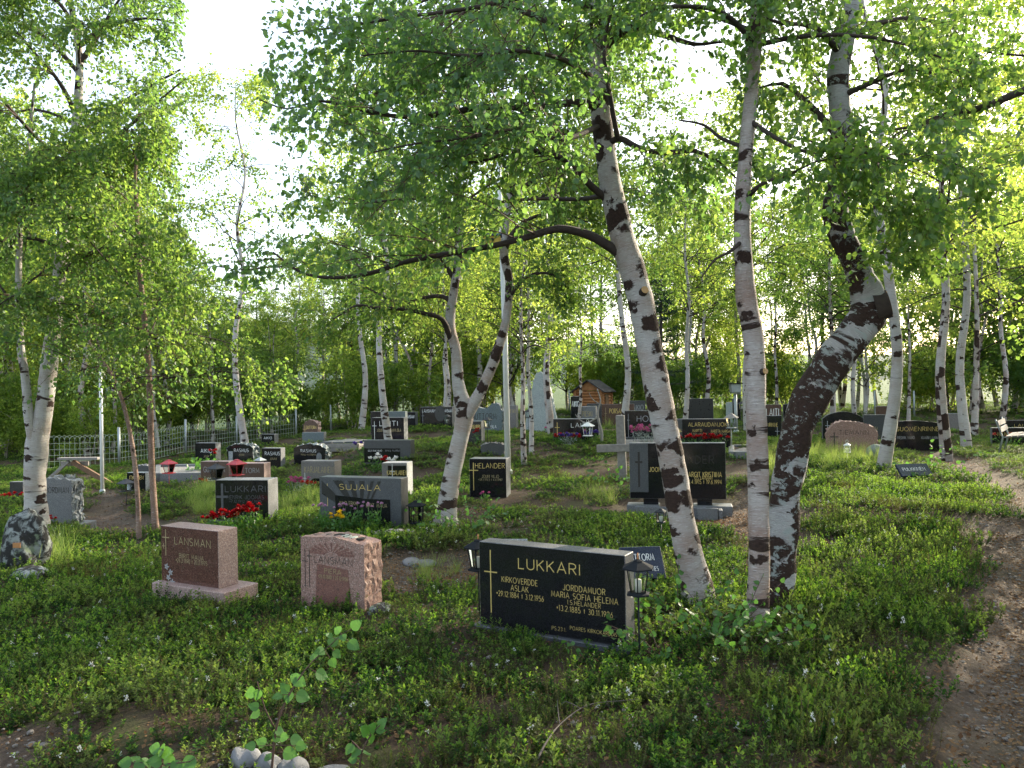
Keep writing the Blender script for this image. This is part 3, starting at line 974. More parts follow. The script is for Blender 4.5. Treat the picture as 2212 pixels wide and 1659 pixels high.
make_tree('birch_tree', 'twisted birch with blackened lichen bark and a big sawn knee', [T3], T3_limbs,
          [dict(n=9, t0=.72, t1=.98, len=1.5, el=(.1, .7))], 'bark_c', 'leaf_near', 23,
          dict(n2=17, n3=7, l2=.52, l3=.26, leafgap=.03, leafsize=.045), keep=clear_view, tk=.07,
          stubs=[(at(1888, 664, 5.72), (1, -.35, .25), .105, .10)])

# --- the forked birch between the sun-ray stone and the black stone
T4a = rooted([(962, 1122, 53, 9.9), (972, 1050, 40, 9.9), (985, 985, 37, 9.9), (998, 930, 37, 9.9), (1004, 890, 39, 9.9), (990, 830, 27, 9.9), (985, 760, 23, 9.9), (972, 700, 22, 9.9), (980, 630, 19, 9.9), (990, 560, 18, 9.9),
              (992, 450, 14, 9.9), (985, 330, 11, 9.9), (990, 200, 9, 9.9)], [(0, 0, .8, .02), (.1, 0, .7, .01)])
T4b = spx([(1006, 900, 30, 9.88), (1042, 838, 24, 9.85), (1072, 765, 23, 9.85), (1093, 690, 18, 9.85), (1100, 610, 18, 9.85), (1088, 540, 19, 9.85), (1098, 440, 16, 9.85), (1120, 330, 12, 9.8), (1130, 200, 9, 9.8), (1125, 60, 5, 9.8)])
T4_limbs = [
    lpx([(975, 735, 14, 9.9), (955, 690, 12, 9.7), (920, 678, 10, 9.6), (870, 668, 9, 9.5), (810, 665, 7, 9.4), (770, 660, 5, 9.3), (720, 690, 3, 9.2)]),
    lpx([(980, 660, 13, 9.9), (955, 640, 10, 9.9), (900, 645, 8, 9.9), (850, 650, 6, 9.9), (790, 620, 4, 9.9)]),
    lpx([(985, 610, 12, 9.9), (960, 570, 9, 9.9), (935, 530, 7, 9.9), (900, 500, 4, 9.9)]),
    lpx([(1088, 545, 13, 9.85), (1110, 500, 10, 9.8), (1150, 470, 8, 9.8), (1210, 460, 5, 9.8), (1270, 480, 3, 9.8)]),
    lpx([(1100, 640, 10, 9.85), (1135, 600, 8, 9.7), (1180, 590, 6, 9.7), (1230, 610, 4, 9.7)]),
    lpx([(988, 500, 12, 9.9), (940, 440, 9, 9.9), (880, 410, 7, 9.9), (800, 420, 4, 9.9)]),
    lpx([(1100, 430, 12, 9.85), (1170, 380, 9, 9.9), (1250, 370, 6, 10), (1320, 400, 3, 10)]),
]
make_tree('birch_tree', 'forked birch with dark crotch standing behind the sun-ray stone', [T4a, T4b], T4_limbs,
          [dict(n=10, t0=.55, t1=.98, len=2.2, el=(.1, .8)), dict(stem=1, n=10, t0=.5, t1=.98, len=2.2, el=(.1, .8))], 'bark_a', 'leaf_mid', 24,
          dict(n2=26, n3=9, l2=.56, l3=.3, leafgap=.035, leafsize=.05), keep=clear_view)

# --- the big birch at the picture's left edge
T5a = rooted([(82, 1152, 51, 11.0), (76, 1050, 43, 11), (80, 960, 45, 11), (96, 880, 36, 11), (106, 790, 34, 11), (118, 690, 28, 11), (128, 600, 26, 11), (136, 520, 25, 11), (150, 400, 21, 11), (165, 270, 20, 11),
              (172, 150, 16, 11), (168, 90, 15, 11), (150, 0, 11, 11)], [(-.2, 0, .7, .03), (0, 0, .7, .015)])
T5b = spx([(76, 965, 25, 10.95), (62, 900, 20, 10.9), (55, 820, 17, 10.9), (44, 740, 15, 10.9), (40, 620, 13, 10.9), (44, 480, 11, 10.9), (60, 330, 8, 10.9), (75, 180, 5, 10.9)])
T5_limbs = [
    lpx([(130, 590, 14, 11), (170, 560, 11, 10.6), (220, 540, 9, 10.3), (280, 545, 6, 10), (340, 570, 3, 10)]),
    lpx([(150, 400, 14, 11), (210, 330, 11, 10.8), (270, 280, 8, 10.6), (340, 220, 5, 10.5), (400, 170, 3, 10.4)]),
    lpx([(170, 140, 13, 11), (210, 80, 10, 11), (250, 10, 6, 11), (300, -60, 3, 11)]),
    lpx([(140, 480, 12, 11), (90, 420, 9, 10.8), (40, 380, 6, 10.6), (-40, 350, 3, 10.5)]),
    lpx([(165, 250, 12, 11), (130, 180, 9, 10.8), (80, 120, 7, 10.6), (10, 40, 4, 10.5)]),
    lpx([(160, 300, 12, 11), (220, 250, 9, 11.4), (300, 200, 7, 11.8), (390, 150, 4, 12)]),
    lpx([(168, 100, 11, 11), (230, 60, 9, 10.6), (310, 40, 6, 10.3), (380, 50, 3, 10.2)]),
    lpx([(172, 160, 11, 11), (110, 90, 8, 11.2), (50, 50, 6, 11.4), (-20, 10, 3, 11.5)]),
    lpx([(160, 60, 10, 11), (130, 10, 8, 10.8), (70, -30, 5, 10.6), (0, -40, 3, 10.5)]),
]
make_tree('birch_tree', 'big birch with peeling bark and two stems beside the rough grey stone', [T5a, T5b], T5_limbs,
          [dict(n=16, t0=.45, t1=.98, len=2.3, el=(.1, .8)), dict(stem=1, n=12, t0=.35, t1=.98, len=1.8, el=(.1, .8))], 'bark_d', 'leaf_mid', 25,
          dict(n2=26, n3=9, l2=.55, l3=.3, leafgap=.035, leafsize=.052), keep=clear_view)

# --- two slender stems on the left
T6a = rooted([(336, 1150, 16, 10.2), (330, 1050, 13, 10.2), (326, 950, 13, 10.2), (324, 850, 13, 10.2), (317, 750, 12, 10.2), (308, 650, 11, 10.2), (300, 560, 10, 10.2), (296, 470, 9, 10.2), (292, 380, 7, 10.2), (300, 300, 5, 10.2)],
             [(0, 0, .5, .008)])
make_tree('birch_tree', 'young straight brown-barked birch between rough stone and red-brown stone', [T6a], [],
          [dict(n=24, t0=.32, t1=.98, len=1.5, el=(.1, .8))], 'bark_e', 'leaf_mid', 26,
          dict(n2=15, n3=8, l2=.52, l3=.28, leafgap=.033, leafsize=.05), keep=clear_view)
T6b = rooted([(300, 1162, 12, 9.8), (298, 1090, 10, 9.8), (292, 1010, 10, 9.8), (280, 930, 9, 9.8), (262, 860, 8, 9.8), (235, 800, 7, 9.8), (200, 750, 5, 9.8)], [(-.2, 0, .4, .006)])
make_tree('birch_tree', 'thin bent birch sapling leaning over the mossy mound', [T6b], [],
          [dict(n=14, t0=.6, t1=.98, len=1.0, el=(.1, .8))], 'bark_e', 'leaf_mid', 27,
          dict(n2=7, n3=5, l2=.5, l3=.26, leafgap=.045, leafsize=.05))

# --- the tree beyond the picture's right edge whose limb reaches in
p13 = np.array([4.9, 5.6, 0]); p13[2] = hz(p13[0], p13[1])
T13 = np.array([(p13[0], p13[1], p13[2] - .1, .13), (p13[0], p13[1], p13[2] + 1, .1), (p13[0] + .1, p13[1], p13[2] + 2.2, .09), (p13[0] + .05, p13[1] - .1, p13[2] + 3.4, .08),
                (p13[0] + .2, p13[1], p13[2] + 5, .05), (p13[0] + .1, p13[1], p13[2] + 6.6, .015)])
lm13 = np.vstack([(p13[0] + .05, p13[1] - .05, p13[2] + 3.1, .035), lpx([(2330, 150, 20, 5.6), (2212, 196, 17, 5.5), (2120, 232, 15, 5.4), (2045, 248, 13, 5.4), (1985, 270, 9, 5.4), (1930, 280, 4, 5.4)])])
make_tree('birch_tree', 'birch out of sight whose dark limb reaches in above the path', [T13], [lm13],
          [dict(n=14, t0=.5, t1=.98, len=1.7, el=(.1, .8))], 'bark_a', 'leaf_near', 28,
          dict(n2=10, n3=6, l2=.48, l3=.25, leafgap=.035, leafsize=.05), keep=clear_view)

# --- slender birches of the graveyard and the wood: a few are grown, then copied
def grown(name, seed, H, r, t0, n, ln, n2, n3, leafsize, bark, leaf='leaf_far', lean=.3, nstem=1):
    g = np.random.default_rng(seed)
    stems = []
    for k in range(nstem):
        d = g.standard_normal(2) * lean
        off = g.standard_normal(2) * .12 * (nstem > 1)
        rows = []
        for q in np.linspace(0, 1, 8):
            w = g.standard_normal(2) * .06 * H / 7
            rows.append((off[0] + d[0] * q * q * (1 + .5 * k) + w[0], off[1] + d[1] * q * q + w[1], q * H * (1 - .12 * k) - (.15 if q == 0 else 0), r * (1.25 - 1.15 * q) * (1.15 if q == 0 else 1)))
        stems.append(np.array(rows))
    t = make_tree(name, None, stems, [], [dict(stem=k, n=n, t0=t0, t1=.98, len=ln, el=(.15, .9), droop=.6) for k in range(nstem)], bark, leaf, seed,
                  dict(n2=n2, n3=n3, l2=.5, l3=.32, leafgap=.05, leafsize=leafsize, big=False, width=.75, fine=False))
    return t

def hide_proto(t):
    """take the first of a kind out of the scene again when only its copies are wanted"""
    for c in list(t.children):
        bpy.data.objects.remove(c)
    bpy.data.objects.remove(t)

SLIM = [grown('birch_tree', 40 + k, H, r, t0, 32, 1.9, 9, 6, .068, b) for k, (H, r, t0, b) in
        enumerate([(8.0, .06, .34, 'bark_a'), (8.8, .066, .36, 'bark_d'), (7.4, .052, .30, 'bark_a'), (8.0, .055, .38, 'bark_d')])]
BUSHY = [grown('birch_tree', 60 + k, H,   .05, .12, 22, 1.7, 9, 5, .09, b, nstem=ns, lean=.5) for k, (H, b, ns) in
         enumerate([(6.0, 'bark_a', 2), (7.2, 'bark_d', 2), (5.0, 'bark_b', 2)])]
LOW = [grown('birch_bush', 80 + k, H, .02, .08, 14, 1.0, 8, 5, .075, 'bark_b', nstem=3, lean=.6) for k, H in enumerate([2.4, 3.0])]
USED = set()

def plant(protos, k, x, y, s, rz, label, group, cat='tree'):
    p = protos[k % len(protos)]
    if id(p) in USED:
        t = copy_tree(p)
    else:
        t = p; USED.add(id(p))
    t.location = (x, y, hz(x, y) - .03)
    t.rotation_euler = (0, 0, rz)
    t.scale = (s, s, s)
    tag(t, label, cat, group)
    return t
# slender birches whose trunks can be told apart: picture position of the foot, trunk width px, label
STANDING = [
    (842, 962, 15, 18.5, 1, 'slender birch in front of the black double-name stone with a grey stone behind'),
    (530, 962, 17, 27.0, 1, 'pale birch bending right beside the wire fence'),
    (1132, 988, 12, 15.5, 0, 'thin birch just behind the white flagpole'),
    (1148, 978, 10, 16.5, 3, 'thin straight birch second behind the white flagpole'),
    (1908, 1018, 24, 13.5, 1, 'white birch in front of the small grey boulder and pink stone'),
    (2046, 988, 27, 17.2, 0, 'birch with earth heaped at its foot beside the long black stone'),
    (2088, 955, 27, 20.5, 1, 'birch with a sawn branch scar behind the heaped earth'),
    (2104, 930, 25, 24.0, 2, 'dark-crotched birch nearest the bench'),
    (1343, 905, 14, 22.0, 1, 'birch rising behind the weathered wooden cross'),
    (956, 914, 9, 27.5, 3, 'slimmest of three stems beside the round-topped double stone'),
    (966, 916, 9, 27.0, 0, 'middle of three stems beside the round-topped double stone'),
    (976, 912, 8, 28.0, 1, 'outer of three stems beside the round-topped double stone'),
    (1192, 930, 16, 22.0, 0, 'birch touching the edge of the tall pointed stone'),
    (1247, 905, 9, 24.0, 2, 'thin birch in front of the small far stone by the log hut'),
    (1478, 905, 12, 25.0, 3, 'leaning birch behind the flower-decked gold-lettered stone'),
    (1523, 880, 11, 38.0, 0, 'distant birch behind the dark blank stone'),
    (1614, 905, 13, 26.0, 1, 'birch next to the lamp on its post'),
    (1799, 912, 12, 27.0, 0, 'birch stem behind the shoulder of the pink boulder stone'),
    (1848, 910, 11, 27.5, 3, 'tan birch stem rising above the pink boulder stone'),
    (1962, 905, 9, 30.0, 2, 'thin dark birch behind the long black stone'),
    (2165, 905, 12, 30.0, 0, 'birch rising behind the bench'),
    (190, 992, 20, 27.0, 0, 'birch standing behind the wooden trestle'),
    (243, 975, 10, 28.0, 2, 'thin reddish birch near the end fence post'),
    (780, 905, 12, 31.0, 1, 'birch at the fence line behind the low rise'),
]
g0 = np.random.default_rng(5)
for k, (u, v, w, Y, pr, lab) in enumerate(STANDING):
    p = at(u, v, Y)
    s = float(np.clip(w * Y / FPX / .15, .72, 1.45))
    plant(SLIM, pr, p[0], p[1], s, g0.uniform(0, 6.28), lab, None)

# the wood around the graveyard: every birch a tree of its own
g1 = np.random.default_rng(99)
def too_near(x, y, lst, d):
    return any((x - a) ** 2 + (y - b) ** 2 < d * d for a, b in lst)
spots = []
def zone(u):
    for lim, nm in ((560, 'behind the wire mesh fence'), (1000, 'behind the low rise with the timber-framed grave'), (1450, 'behind the tall monument and the log hut'), (1900, 'behind the long gold-lettered stone and the pink boulder stone')):
        if u < lim: return nm
    return 'behind the bench and the long black stone'
n_wood = 0
while n_wood < 118:
    y = g1.uniform(24, 66); x = g1.uniform(-.78, .78) * y
    u = 1106 + x / y * FPX
    y0 = np.interp(u, [0, 250, 520, 800, 1000, 1500, 1900, 2212], [27, 27, 32, 36, 37, 41, 37, 34])
    if y < y0 or y > y0 + np.interp(u, [600, 1200], [24, 9.5]) or too_near(x, y, spots, 1.5):
        continue
    spots.append((x, y))
    near_edge = y < y0 + 9
    pool = BUSHY if (g1.uniform() < (.4 if near_edge else .3)) else SLIM
    tall = np.interp(u, [0, 330, 420, 640, 760, 2212], [1.5, 1.45, .95, .95, 1.5, 1.55])
    plant(pool, int(g1.integers(0, 9)), x, y, tall * g1.uniform(.8, 1.12), g1.uniform(0, 6.28), ('two-stemmed bushy' if pool is BUSHY else 'slender tall') + ' birch of the wood ' + zone(u), 'birches of the wood beyond the fence')
    n_wood += 1
n_low = 0
while n_low < 44:
    y = g1.uniform(26, 46); x = g1.uniform(-.75, .75) * y
    u = 1106 + x / y * FPX
    y0 = np.interp(u, [0, 250, 520, 800, 1000, 1500, 1900, 2212], [26.5, 26.5, 31, 35, 36.5, 40, 36, 33])
    if y < y0 or y > y0 + 9 or too_near(x, y, spots, .9):
        continue
    spots.append((x, y))
    plant(LOW, int(g1.integers(0, 9)), x, y, g1.uniform(.8, 1.5), g1.uniform(0, 6.28), 'low leafy birch bush ' + zone(u), 'birch bushes at the edge of the wood', 'bush')
    n_low += 1
# birches beside and behind the viewer: they shade the foreground
for k, (x, y, s) in enumerate([(8.8, 10.4, 1.0), (11.0, 13.4, 1.1), (9.5, 6.5, 1.0), (12.5, 10.5, 1.1), (11.5, 3.0, 1.0), (15.5, 14.0, 1.1), (14.5, 7.5, 1.1), (19, 18, 1.1), (18, 11, 1.2), (8.0, 1.0, 1.0),
                               (6.6, 3.2, .95), (7.6, 7.6, 1.0), (10.6, 9.0, 1.05), (13.2, 12.6, 1.1), (16.5, 17.0, 1.15), (9.0, 4.2, 1.0), (-9, 5.0, 1.0), (-13, 9, 1.1), (-17, 16, 1.1), (-22, 24, 1.2), (-8, -3, 1.0), (-3, -7, 1.1), (4, -6, 1.1), (9, -4, 1.0), (0, -11, 1.2)]):
    plant(SLIM if k % 2 else BUSHY, k, x, y, s, k * 1.7, 'graveyard birch standing outside the picture', 'birches outside the picture')
for pl in (SLIM, BUSHY, LOW):
    for p in pl:
        if id(p) not in USED:
            hide_proto(p)

# a dark pine in the wood behind the leaning birch
def pine(u, v, Y, label, seed, H=6.5):
    g = np.random.default_rng(seed)
    p = at(u, v, Y); z = hz(p[0], p[1])
    root = empty('pine_tree', (p[0], p[1], z), 0, label, 'tree')
    s = np.array([(0, 0, -.1, .13), (.05, 0, 1.5, .11), (0, .05, 3, .085), (.05, 0, 4.6, .05), (0, 0, H, .012)])
    s = spline(s, .2)
    link('trunk', trunk_mesh('trunk', s[:, :3], s[:, 3], seed=seed), MAT['limb'], root)
    n = 46
    t = np.sort(g.uniform(.22, .99, n)); P0, _ = sample_on(g, resample(s, 60)[None, :, :3], t[None]); P0 = P0[0]
    az = np.arange(n) * 2.4; D = np.stack([np.cos(az), np.sin(az), np.full(n, .12)], 1)
    B = curve_out(g, P0, D, 2.0 * (1.1 - t) * g.uniform(.7, 1.1, n), 6, .1, .15)
    tv, tf = batch_tubes(B, .02 * np.linspace(1, .3, 6)[None].repeat(n, 0), 4)
    tag(link('branches', mesh_np('branches', tv, tf), MAT['limb'], root), kind='stuff')
    m = 70
    P, T = sample_on(g, B, g.uniform(.25, 1, (n, m)))
    P = P.reshape(-1, 3) + .1 * g.standard_normal((n * m, 3)) * np.array([1, 1, .4])
    P = np.repeat(P, 5, 0); T = np.repeat(T.reshape(-1, 3), 5, 0)
    D = T / (np.linalg.norm(T, axis=1, keepdims=True) + 1e-9) + rand_unit(g, len(P)) + np.array([0, 0, .3])
    V, F = kites(P, D, rand_unit(g, len(P)), g.uniform(.08, .14, len(P)), .12)
    tag(link('crown', mesh_np('crown', V, F), MAT['needle'], root), kind='stuff')
pine(1430, 890, 36, 'dark pine among the birches behind the log hut', 3)
pine(760, 905, 47, 'dark pine deep in the wood above the low rise', 4, 7.5)
# ------------------------------------------------------------------ gravestones
MAT['blackgran'] = granite('black_granite', (.012, .012, .014), (.006, .006, .007), (.03, .03, .033), .10, 400)
MAT['blackside'] = granite('sawn_dark_granite', (.10, .10, .105), (.04, .04, .045), (.26, .26, .27), .55, 260, bmp=.2)
MAT['greygran'] = granite('grey_granite', (.16, .165, .17), (.07, .07, .075), (.34, .34, .35), .5, 260, bmp=.2)
MAT['darkgrey'] = granite('dark_grey_granite', (.055, .058, .062), (.025, .026, .03), (.12, .12, .125), .35, 300, bmp=.1)
MAT['blackgrain'] = granite('worn_black_granite', (.02, .02, .022), (.01, .01, .011), (.05, .05, .05), .3, 350)
MAT['redpol'] = granite('polished_red_granite', (.105, .045, .035), (.03, .018, .016), (.20, .11, .09), .22, 180)
MAT['redsawn'] = granite('sawn_red_granite', (.33, .22, .19), (.15, .10, .09), (.52, .42, .38), .6, 180, bmp=.2)
MAT['pink'] = granite('pink_granite', (.30, .17, .135), (.12, .075, .06), (.44, .33, .28), .6, 150, bmp=.35)
MAT['pinkdark'] = granite('recessed_pink_granite', (.19, .08, .06), (.07, .035, .03), (.28, .15, .12), .5, 150, bmp=.2)
MAT['brownred'] = granite('brown_granite', (.10, .05, .035), (.04, .022, .017), (.17, .10, .07), .3, 220)
MAT['pale'] = granite('pale_blue_stone', (.36, .40, .39), (.22, .25, .25), (.46, .5, .5), .6, 90, bmp=.15, amount=.8)
MAT['bluegrey'] = granite('blue_grey_stone', (.10, .13, .135), (.05, .065, .07), (.2, .23, .235), .45, 200, bmp=.3)
MAT['bluepol'] = granite('polished_blue_stone', (.022, .03, .06), (.012, .016, .03), (.06, .075, .12), .18, 300)
MAT['dimgrey'] = plain('dull_engraving', (.085, .085, .09), .7, 0, .3)
MAT['midgrey'] = granite('mid_grey_granite', (.066, .071, .079), (.03, .032, .037), (.14, .145, .15), .4, 280, bmp=.12)
MAT['roughgrey'] = granite('rough_grey_granite', (.30, .31, .31), (.13, .13, .135), (.48, .49, .49), .75, 120, bmp=.8)
MAT['beige'] = granite('grey_brown_granite', (.17, .155, .145), (.09, .08, .075), (.3, .28, .27), .5, 240, bmp=.2)
MAT['gold'] = plain('gold_leaf', (.62, .47, .17), .42, .55, .2, 90)
MAT['dimgold'] = plain('dull_gold', (.36, .29, .16), .55, .3, .3, 90)
MAT['whitepaint'] = plain('white_letter_paint', (.72, .72, .7), .6, 0, .08)
MAT['greypaint'] = plain('grey_engraving', (.30, .30, .31), .7, 0, .2)
MAT['darkpaint'] = plain('dark_engraving', (.03, .025, .022), .7, 0, .3)

# --- engraved lettering: every sign is drawn with strokes of even width
def _arc(cx, cy, rx, ry, a0, a1, n=10):
    return [(cx + rx * math.cos(R(a0 + (a1 - a0) * i / n)), cy + ry * math.sin(R(a0 + (a1 - a0) * i / n))) for i in range(n + 1)]
GL = {
    'A': (.72, [[(0, 0), (.36, 1), (.72, 0)], [(.13, .34), (.59, .34)]]),
    'B': (.56, [[(0, 0), (0, 1), (.28, 1)] + _arc(.28, .76, .24, .24, 90, -90) + [(0, .52)], [(.28, .52)] + _arc(.28, .26, .28, .26, 90, -90) + [(0, 0)]]),
    'C': (.68, [_arc(.42, .5, .42, .5, 50, 310, 16)]),
    'D': (.64, [[(0, 0), (0, 1), (.2, 1)] + _arc(.2, .5, .44, .5, 90, -90, 14) + [(0, 0)]]),
    'E': (.5, [[(.5, 1), (0, 1), (0, 0), (.5, 0)], [(0, .52), (.42, .52)]]),
    'F': (.5, [[(.5, 1), (0, 1), (0, 0)], [(0, .52), (.42, .52)]]),
    'G': (.72, [_arc(.42, .5, .42, .5, 50, 325, 16) + [(.76, .45), (.46, .45)]]),
    'H': (.62, [[(0, 0), (0, 1)], [(.62, 0), (.62, 1)], [(0, .52), (.62, .52)]]),
    'I': (.02, [[(.01, 0), (.01, 1)]]),
    'J': (.4, [[(.4, 1), (.4, .22)] + _arc(.2, .22, .2, .22, 0, -170, 8)]),
    'K': (.58, [[(0, 0), (0, 1)], [(.55, 1), (.02, .42)], [(.18, .58), (.58, 0)]]),
    'L': (.48, [[(0, 1), (0, 0), (.48, 0)]]),
    'M': (.78, [[(0, 0), (.1, 1), (.39, .2), (.68, 1), (.78, 0)]]),
    'N': (.64, [[(0, 0), (0, 1), (.64, 0), (.64, 1)]]),
    'O': (.84, [_arc(.42, .5, .42, .5, 90, 450, 20)]),
    'P': (.54, [[(0, 0), (0, 1), (.28, 1)] + _arc(.28, .75, .26, .25, 90, -90) + [(0, .5)]]),
    'Q': (.84, [_arc(.42, .5, .42, .5, 90, 450, 20), [(.5, .25), (.82, -.05)]]),
    'R': (.56, [[(0, 0), (0, 1), (.28, 1)] + _arc(.28, .75, .26, .25, 90, -90) + [(0, .5)], [(.26, .5), (.56, 0)]]),
    'S': (.52, [_arc(.26, .75, .25, .25, 40, 270, 12) + _arc(.26, .25, .26, .25, 90, -140, 12)]),
    'T': (.62, [[(0, 1), (.62, 1)], [(.31, 1), (.31, 0)]]),
    'U': (.6, [[(0, 1), (0, .3)] + _arc(.3, .3, .3, .3, 180, 360, 12) + [(.6, 1)]]),
    'V': (.66, [[(0, 1), (.33, 0), (.66, 1)]]),
    'W': (.96, [[(0, 1), (.24, 0), (.48, .9), (.72, 0), (.96, 1)]]),
    'X': (.6, [[(0, 0), (.6, 1)], [(0, 1), (.6, 0)]]),
    'Y': (.6, [[(0, 1), (.3, .5), (.6, 1)], [(.3, .5), (.3, 0)]]),
    'Z': (.56, [[(0, 1), (.56, 1), (0, 0), (.56, 0)]]),
    '0': (.54, [_arc(.27, .5, .27, .5, 90, 450, 18)]),
    '1': (.2, [[(0, .8), (.16, 1), (.16, 0)]]),
    '2': (.5, [_arc(.25, .73, .25, .27, 160, -30, 10) + [(0, 0), (.5, 0)]]),
    '3': (.5, [_arc(.24, .76, .22, .24, 140, -80, 10), _arc(.24, .27, .26, .27, 80, -140, 10)]),
    '4': (.56, [[(.42, 0), (.42, 1), (0, .3), (.56, .3)]]),
    '5': (.5, [[(.46, 1), (.08, 1), (.04, .56)] + _arc(.22, .32, .28, .32, 120, -140, 12)]),
    '6': (.52, [[(.4, 1), (.06, .45)], _arc(.26, .3, .26, .3, 90, 450, 16)]),
    '7': (.5, [[(0, 1), (.5, 1), (.16, 0)]]),
    '8': (.52, [_arc(.26, .77, .21, .23, -90, 270, 14), _arc(.26, .27, .26, .27, 90, 450, 16)]),
    '9': (.52, [[(.12, 0), (.46, .55)], _arc(.26, .7, .26, .3, 90, 450, 16)]),
    '.': (.06, [[(.0, .0), (.06, .0)], [(.0, .05), (.06, .05)]]), ':': (.06, [[(0, .12), (.06, .12)], [(0, .62), (.06, .62)]]),
    '*': (.3, [[(.15, .3), (.15, .72)], [(0, .40), (.3, .62)], [(0, .62), (.3, .40)]]),
    '+': (.26, [[(.13, .05), (.13, .9)], [(0, .62), (.26, .62)]]),
    ' ': (.3, []), '-': (.3, [[(0, .45), (.3, .45)]]),
}
GL['Ä'] = (.72, GL['A'][1] + [[(.16, 1.16), (.22, 1.16)], [(.5, 1.16), (.56, 1.16)]])
GL['Ö'] = (.84, GL['O'][1] + [[(.24, 1.16), (.3, 1.16)], [(.54, 1.16), (.6, 1.16)]])

def ribbon(pl, w):
    """flat band of width w along a polyline: left and right edge points"""
    P = np.array(pl, float)
    keep = [0] + [i for i in range(1, len(P)) if np.linalg.norm(P[i] - P[i - 1]) > 1e-5]
    P = P[keep]
    if len(P) < 2: return None
    closed = np.linalg.norm(P[0] - P[-1]) < 1e-4
    D = np.diff(P, axis=0); D /= np.linalg.norm(D, axis=1, keepdims=True)
    out = []
    for i in range(len(P)):
        a = D[i - 1] if i > 0 else (D[-1] if closed else D[0])
        b = D[i] if i < len(D) else (D[0] if closed else D[-1])
        na = np.array([-a[1], a[0]]); nb = np.array([-b[1], b[0]])
        m = na + nb; L = np.linalg.norm(m)
        m = na if L < 1e-6 else m / L
        k = 1 / max(.45, float(m @ nb))
        out.append((P[i] + m * w / 2 * k, P[i] - m * w / 2 * k))
    return out

_txt_cache = {}
def text_mesh(s, w, hh, weight=.10, depth=.0009):
    """lettering as a mesh in the x-z plane, w wide and hh high, centred"""
    s = s.upper()
    key = (s, round(w, 4), round(hh, 4))
    if key in _txt_cache:
        return _txt_cache[key]
    x = 0.0; strokes = []
    gap = .27
    for ch in s:
        gw, st = GL.get(ch, GL[' '])
        for pl in st:
            strokes.append([(px + x, py) for px, py in pl])
        x += gw + gap
    total = x - gap
    sx = w / total
    wt = weight * hh
    V = []; F = []
    for k, pl in enumerate(strokes):
        q = ribbon([((px - total / 2) * sx, (py - .5) * hh) for px, py in pl], wt)
        if q is None: continue
        yy = -depth - .00004 * (k % 7)
        o = len(V)
        for a, b in q:
            V += [(a[0], yy, a[1]), (b[0], yy, b[1])]
        for i in range(len(q) - 1):
            F.append((o + 2 * i + 1, o + 2 * i + 3, o + 2 * i + 2, o + 2 * i))
    me = bpy.data.meshes.new('lettering'); me.from_pydata(V, [], F); me.update()
    _txt_cache[key] = me
    return me

def put_text(root, s, W, H, fx, fz, fw, fh, mat='gold', y=0.0, weight=.098):
    me = text_mesh(s, fw * W, fh * H, weight)
    if me.materials and me.materials[0] != MAT[mat]:
        me = me.copy(); me.materials.clear()
    return link('lettering', me, MAT[mat], root, ((fx - .5) * W, y - .0006, fz * H))

def put_cross(root, W, H, fx, fz0, fz1, farm, armw, mat='gold', t=.008, y=0.0, name='cross'):
    x = (fx - .5) * W; z0 = fz0 * H; z1 = fz1 * H; za = farm * H
    b = MB().box((x, y - .0008, (z0 + z1) / 2), (t, .0022, z1 - z0))
    b.box((x, y - .0010, za), (armw, .0026, t))
    return b.build(name, MAT[mat], root)

def outline_box(W, H):
    return [(-W / 2, 0), (W / 2, 0), (W / 2, H), (-W / 2, H)]
def outline_arch(W, H, shoulder=.78, n=10):
    pts = [(-W / 2, 0), (W / 2, 0), (W / 2, H * shoulder)]
    for i in range(1, n):
        a = i / n
        pts.append((W / 2 - a * W, H * (shoulder + (1 - shoulder) * math.sin(math.pi * a) ** .7)))
    pts.append((-W / 2, H * shoulder))
    return pts

def rough_block(name, outline, T, mat, root, seed, amp=.012, front=None, cuts=4, smoothf=True, ymid=0.0):
    """stone with hewn sides: the front stays flat, everything else is chipped"""
    b = MB(); b.prism(outline, 0, T)
    me = b.mesh(name)
    bm = bmesh.new(); bm.from_mesh(me)
    bmesh.ops.triangulate(bm, faces=bm.faces[:])
    for k in range(cuts):
        es = [e for e in bm.edges if e.calc_length() > .07]
        if not es: break
        bmesh.ops.subdivide_edges(bm, edges=es, cuts=1, use_grid_fill=False)
        bmesh.ops.triangulate(bm, faces=bm.faces[:])
    g = np.random.default_rng(seed)
    for v in bm.verts:
        if v.co.y > .004:
            v.co += Vector(g.standard_normal(3) * amp)
        else:
            v.co += Vector((g.standard_normal() * amp * .5, 0, g.standard_normal() * amp * .5)) if v.is_boundary or any(abs(f.normal.y) < .5 for f in v.link_faces) else Vector((0, 0, 0))
    for v in bm.verts:
        if v.co.y < .004: v.co.y = max(0, v.co.y)
    bm.normal_update()
    ms = mat if isinstance(mat, (list, tuple)) else [mat, mat]
    for f in bm.faces:
        f.material_index = 0 if f.normal.y < -.85 else 1
    bm.to_mesh(me); bm.free()
    return link(name, me, [MAT[m] for m in ms], root)

def faced(name, b, front, side, root, bevel=.004, loc=None, rot=None):
    """slab whose front is polished and whose other faces are sawn"""
    me = b.mesh(name, bevel)
    me.materials.append(MAT[front]); me.materials.append(MAT[side])
    for p in me.polygons:
        p.material_index = 0 if p.normal.y < -.9 else 1
    o = bpy.data.objects.new(name, me); COL.objects.link(o); o.parent = root
    if loc is not None: o.location = loc
    if rot is not None: o.rotation_euler = rot
    return o

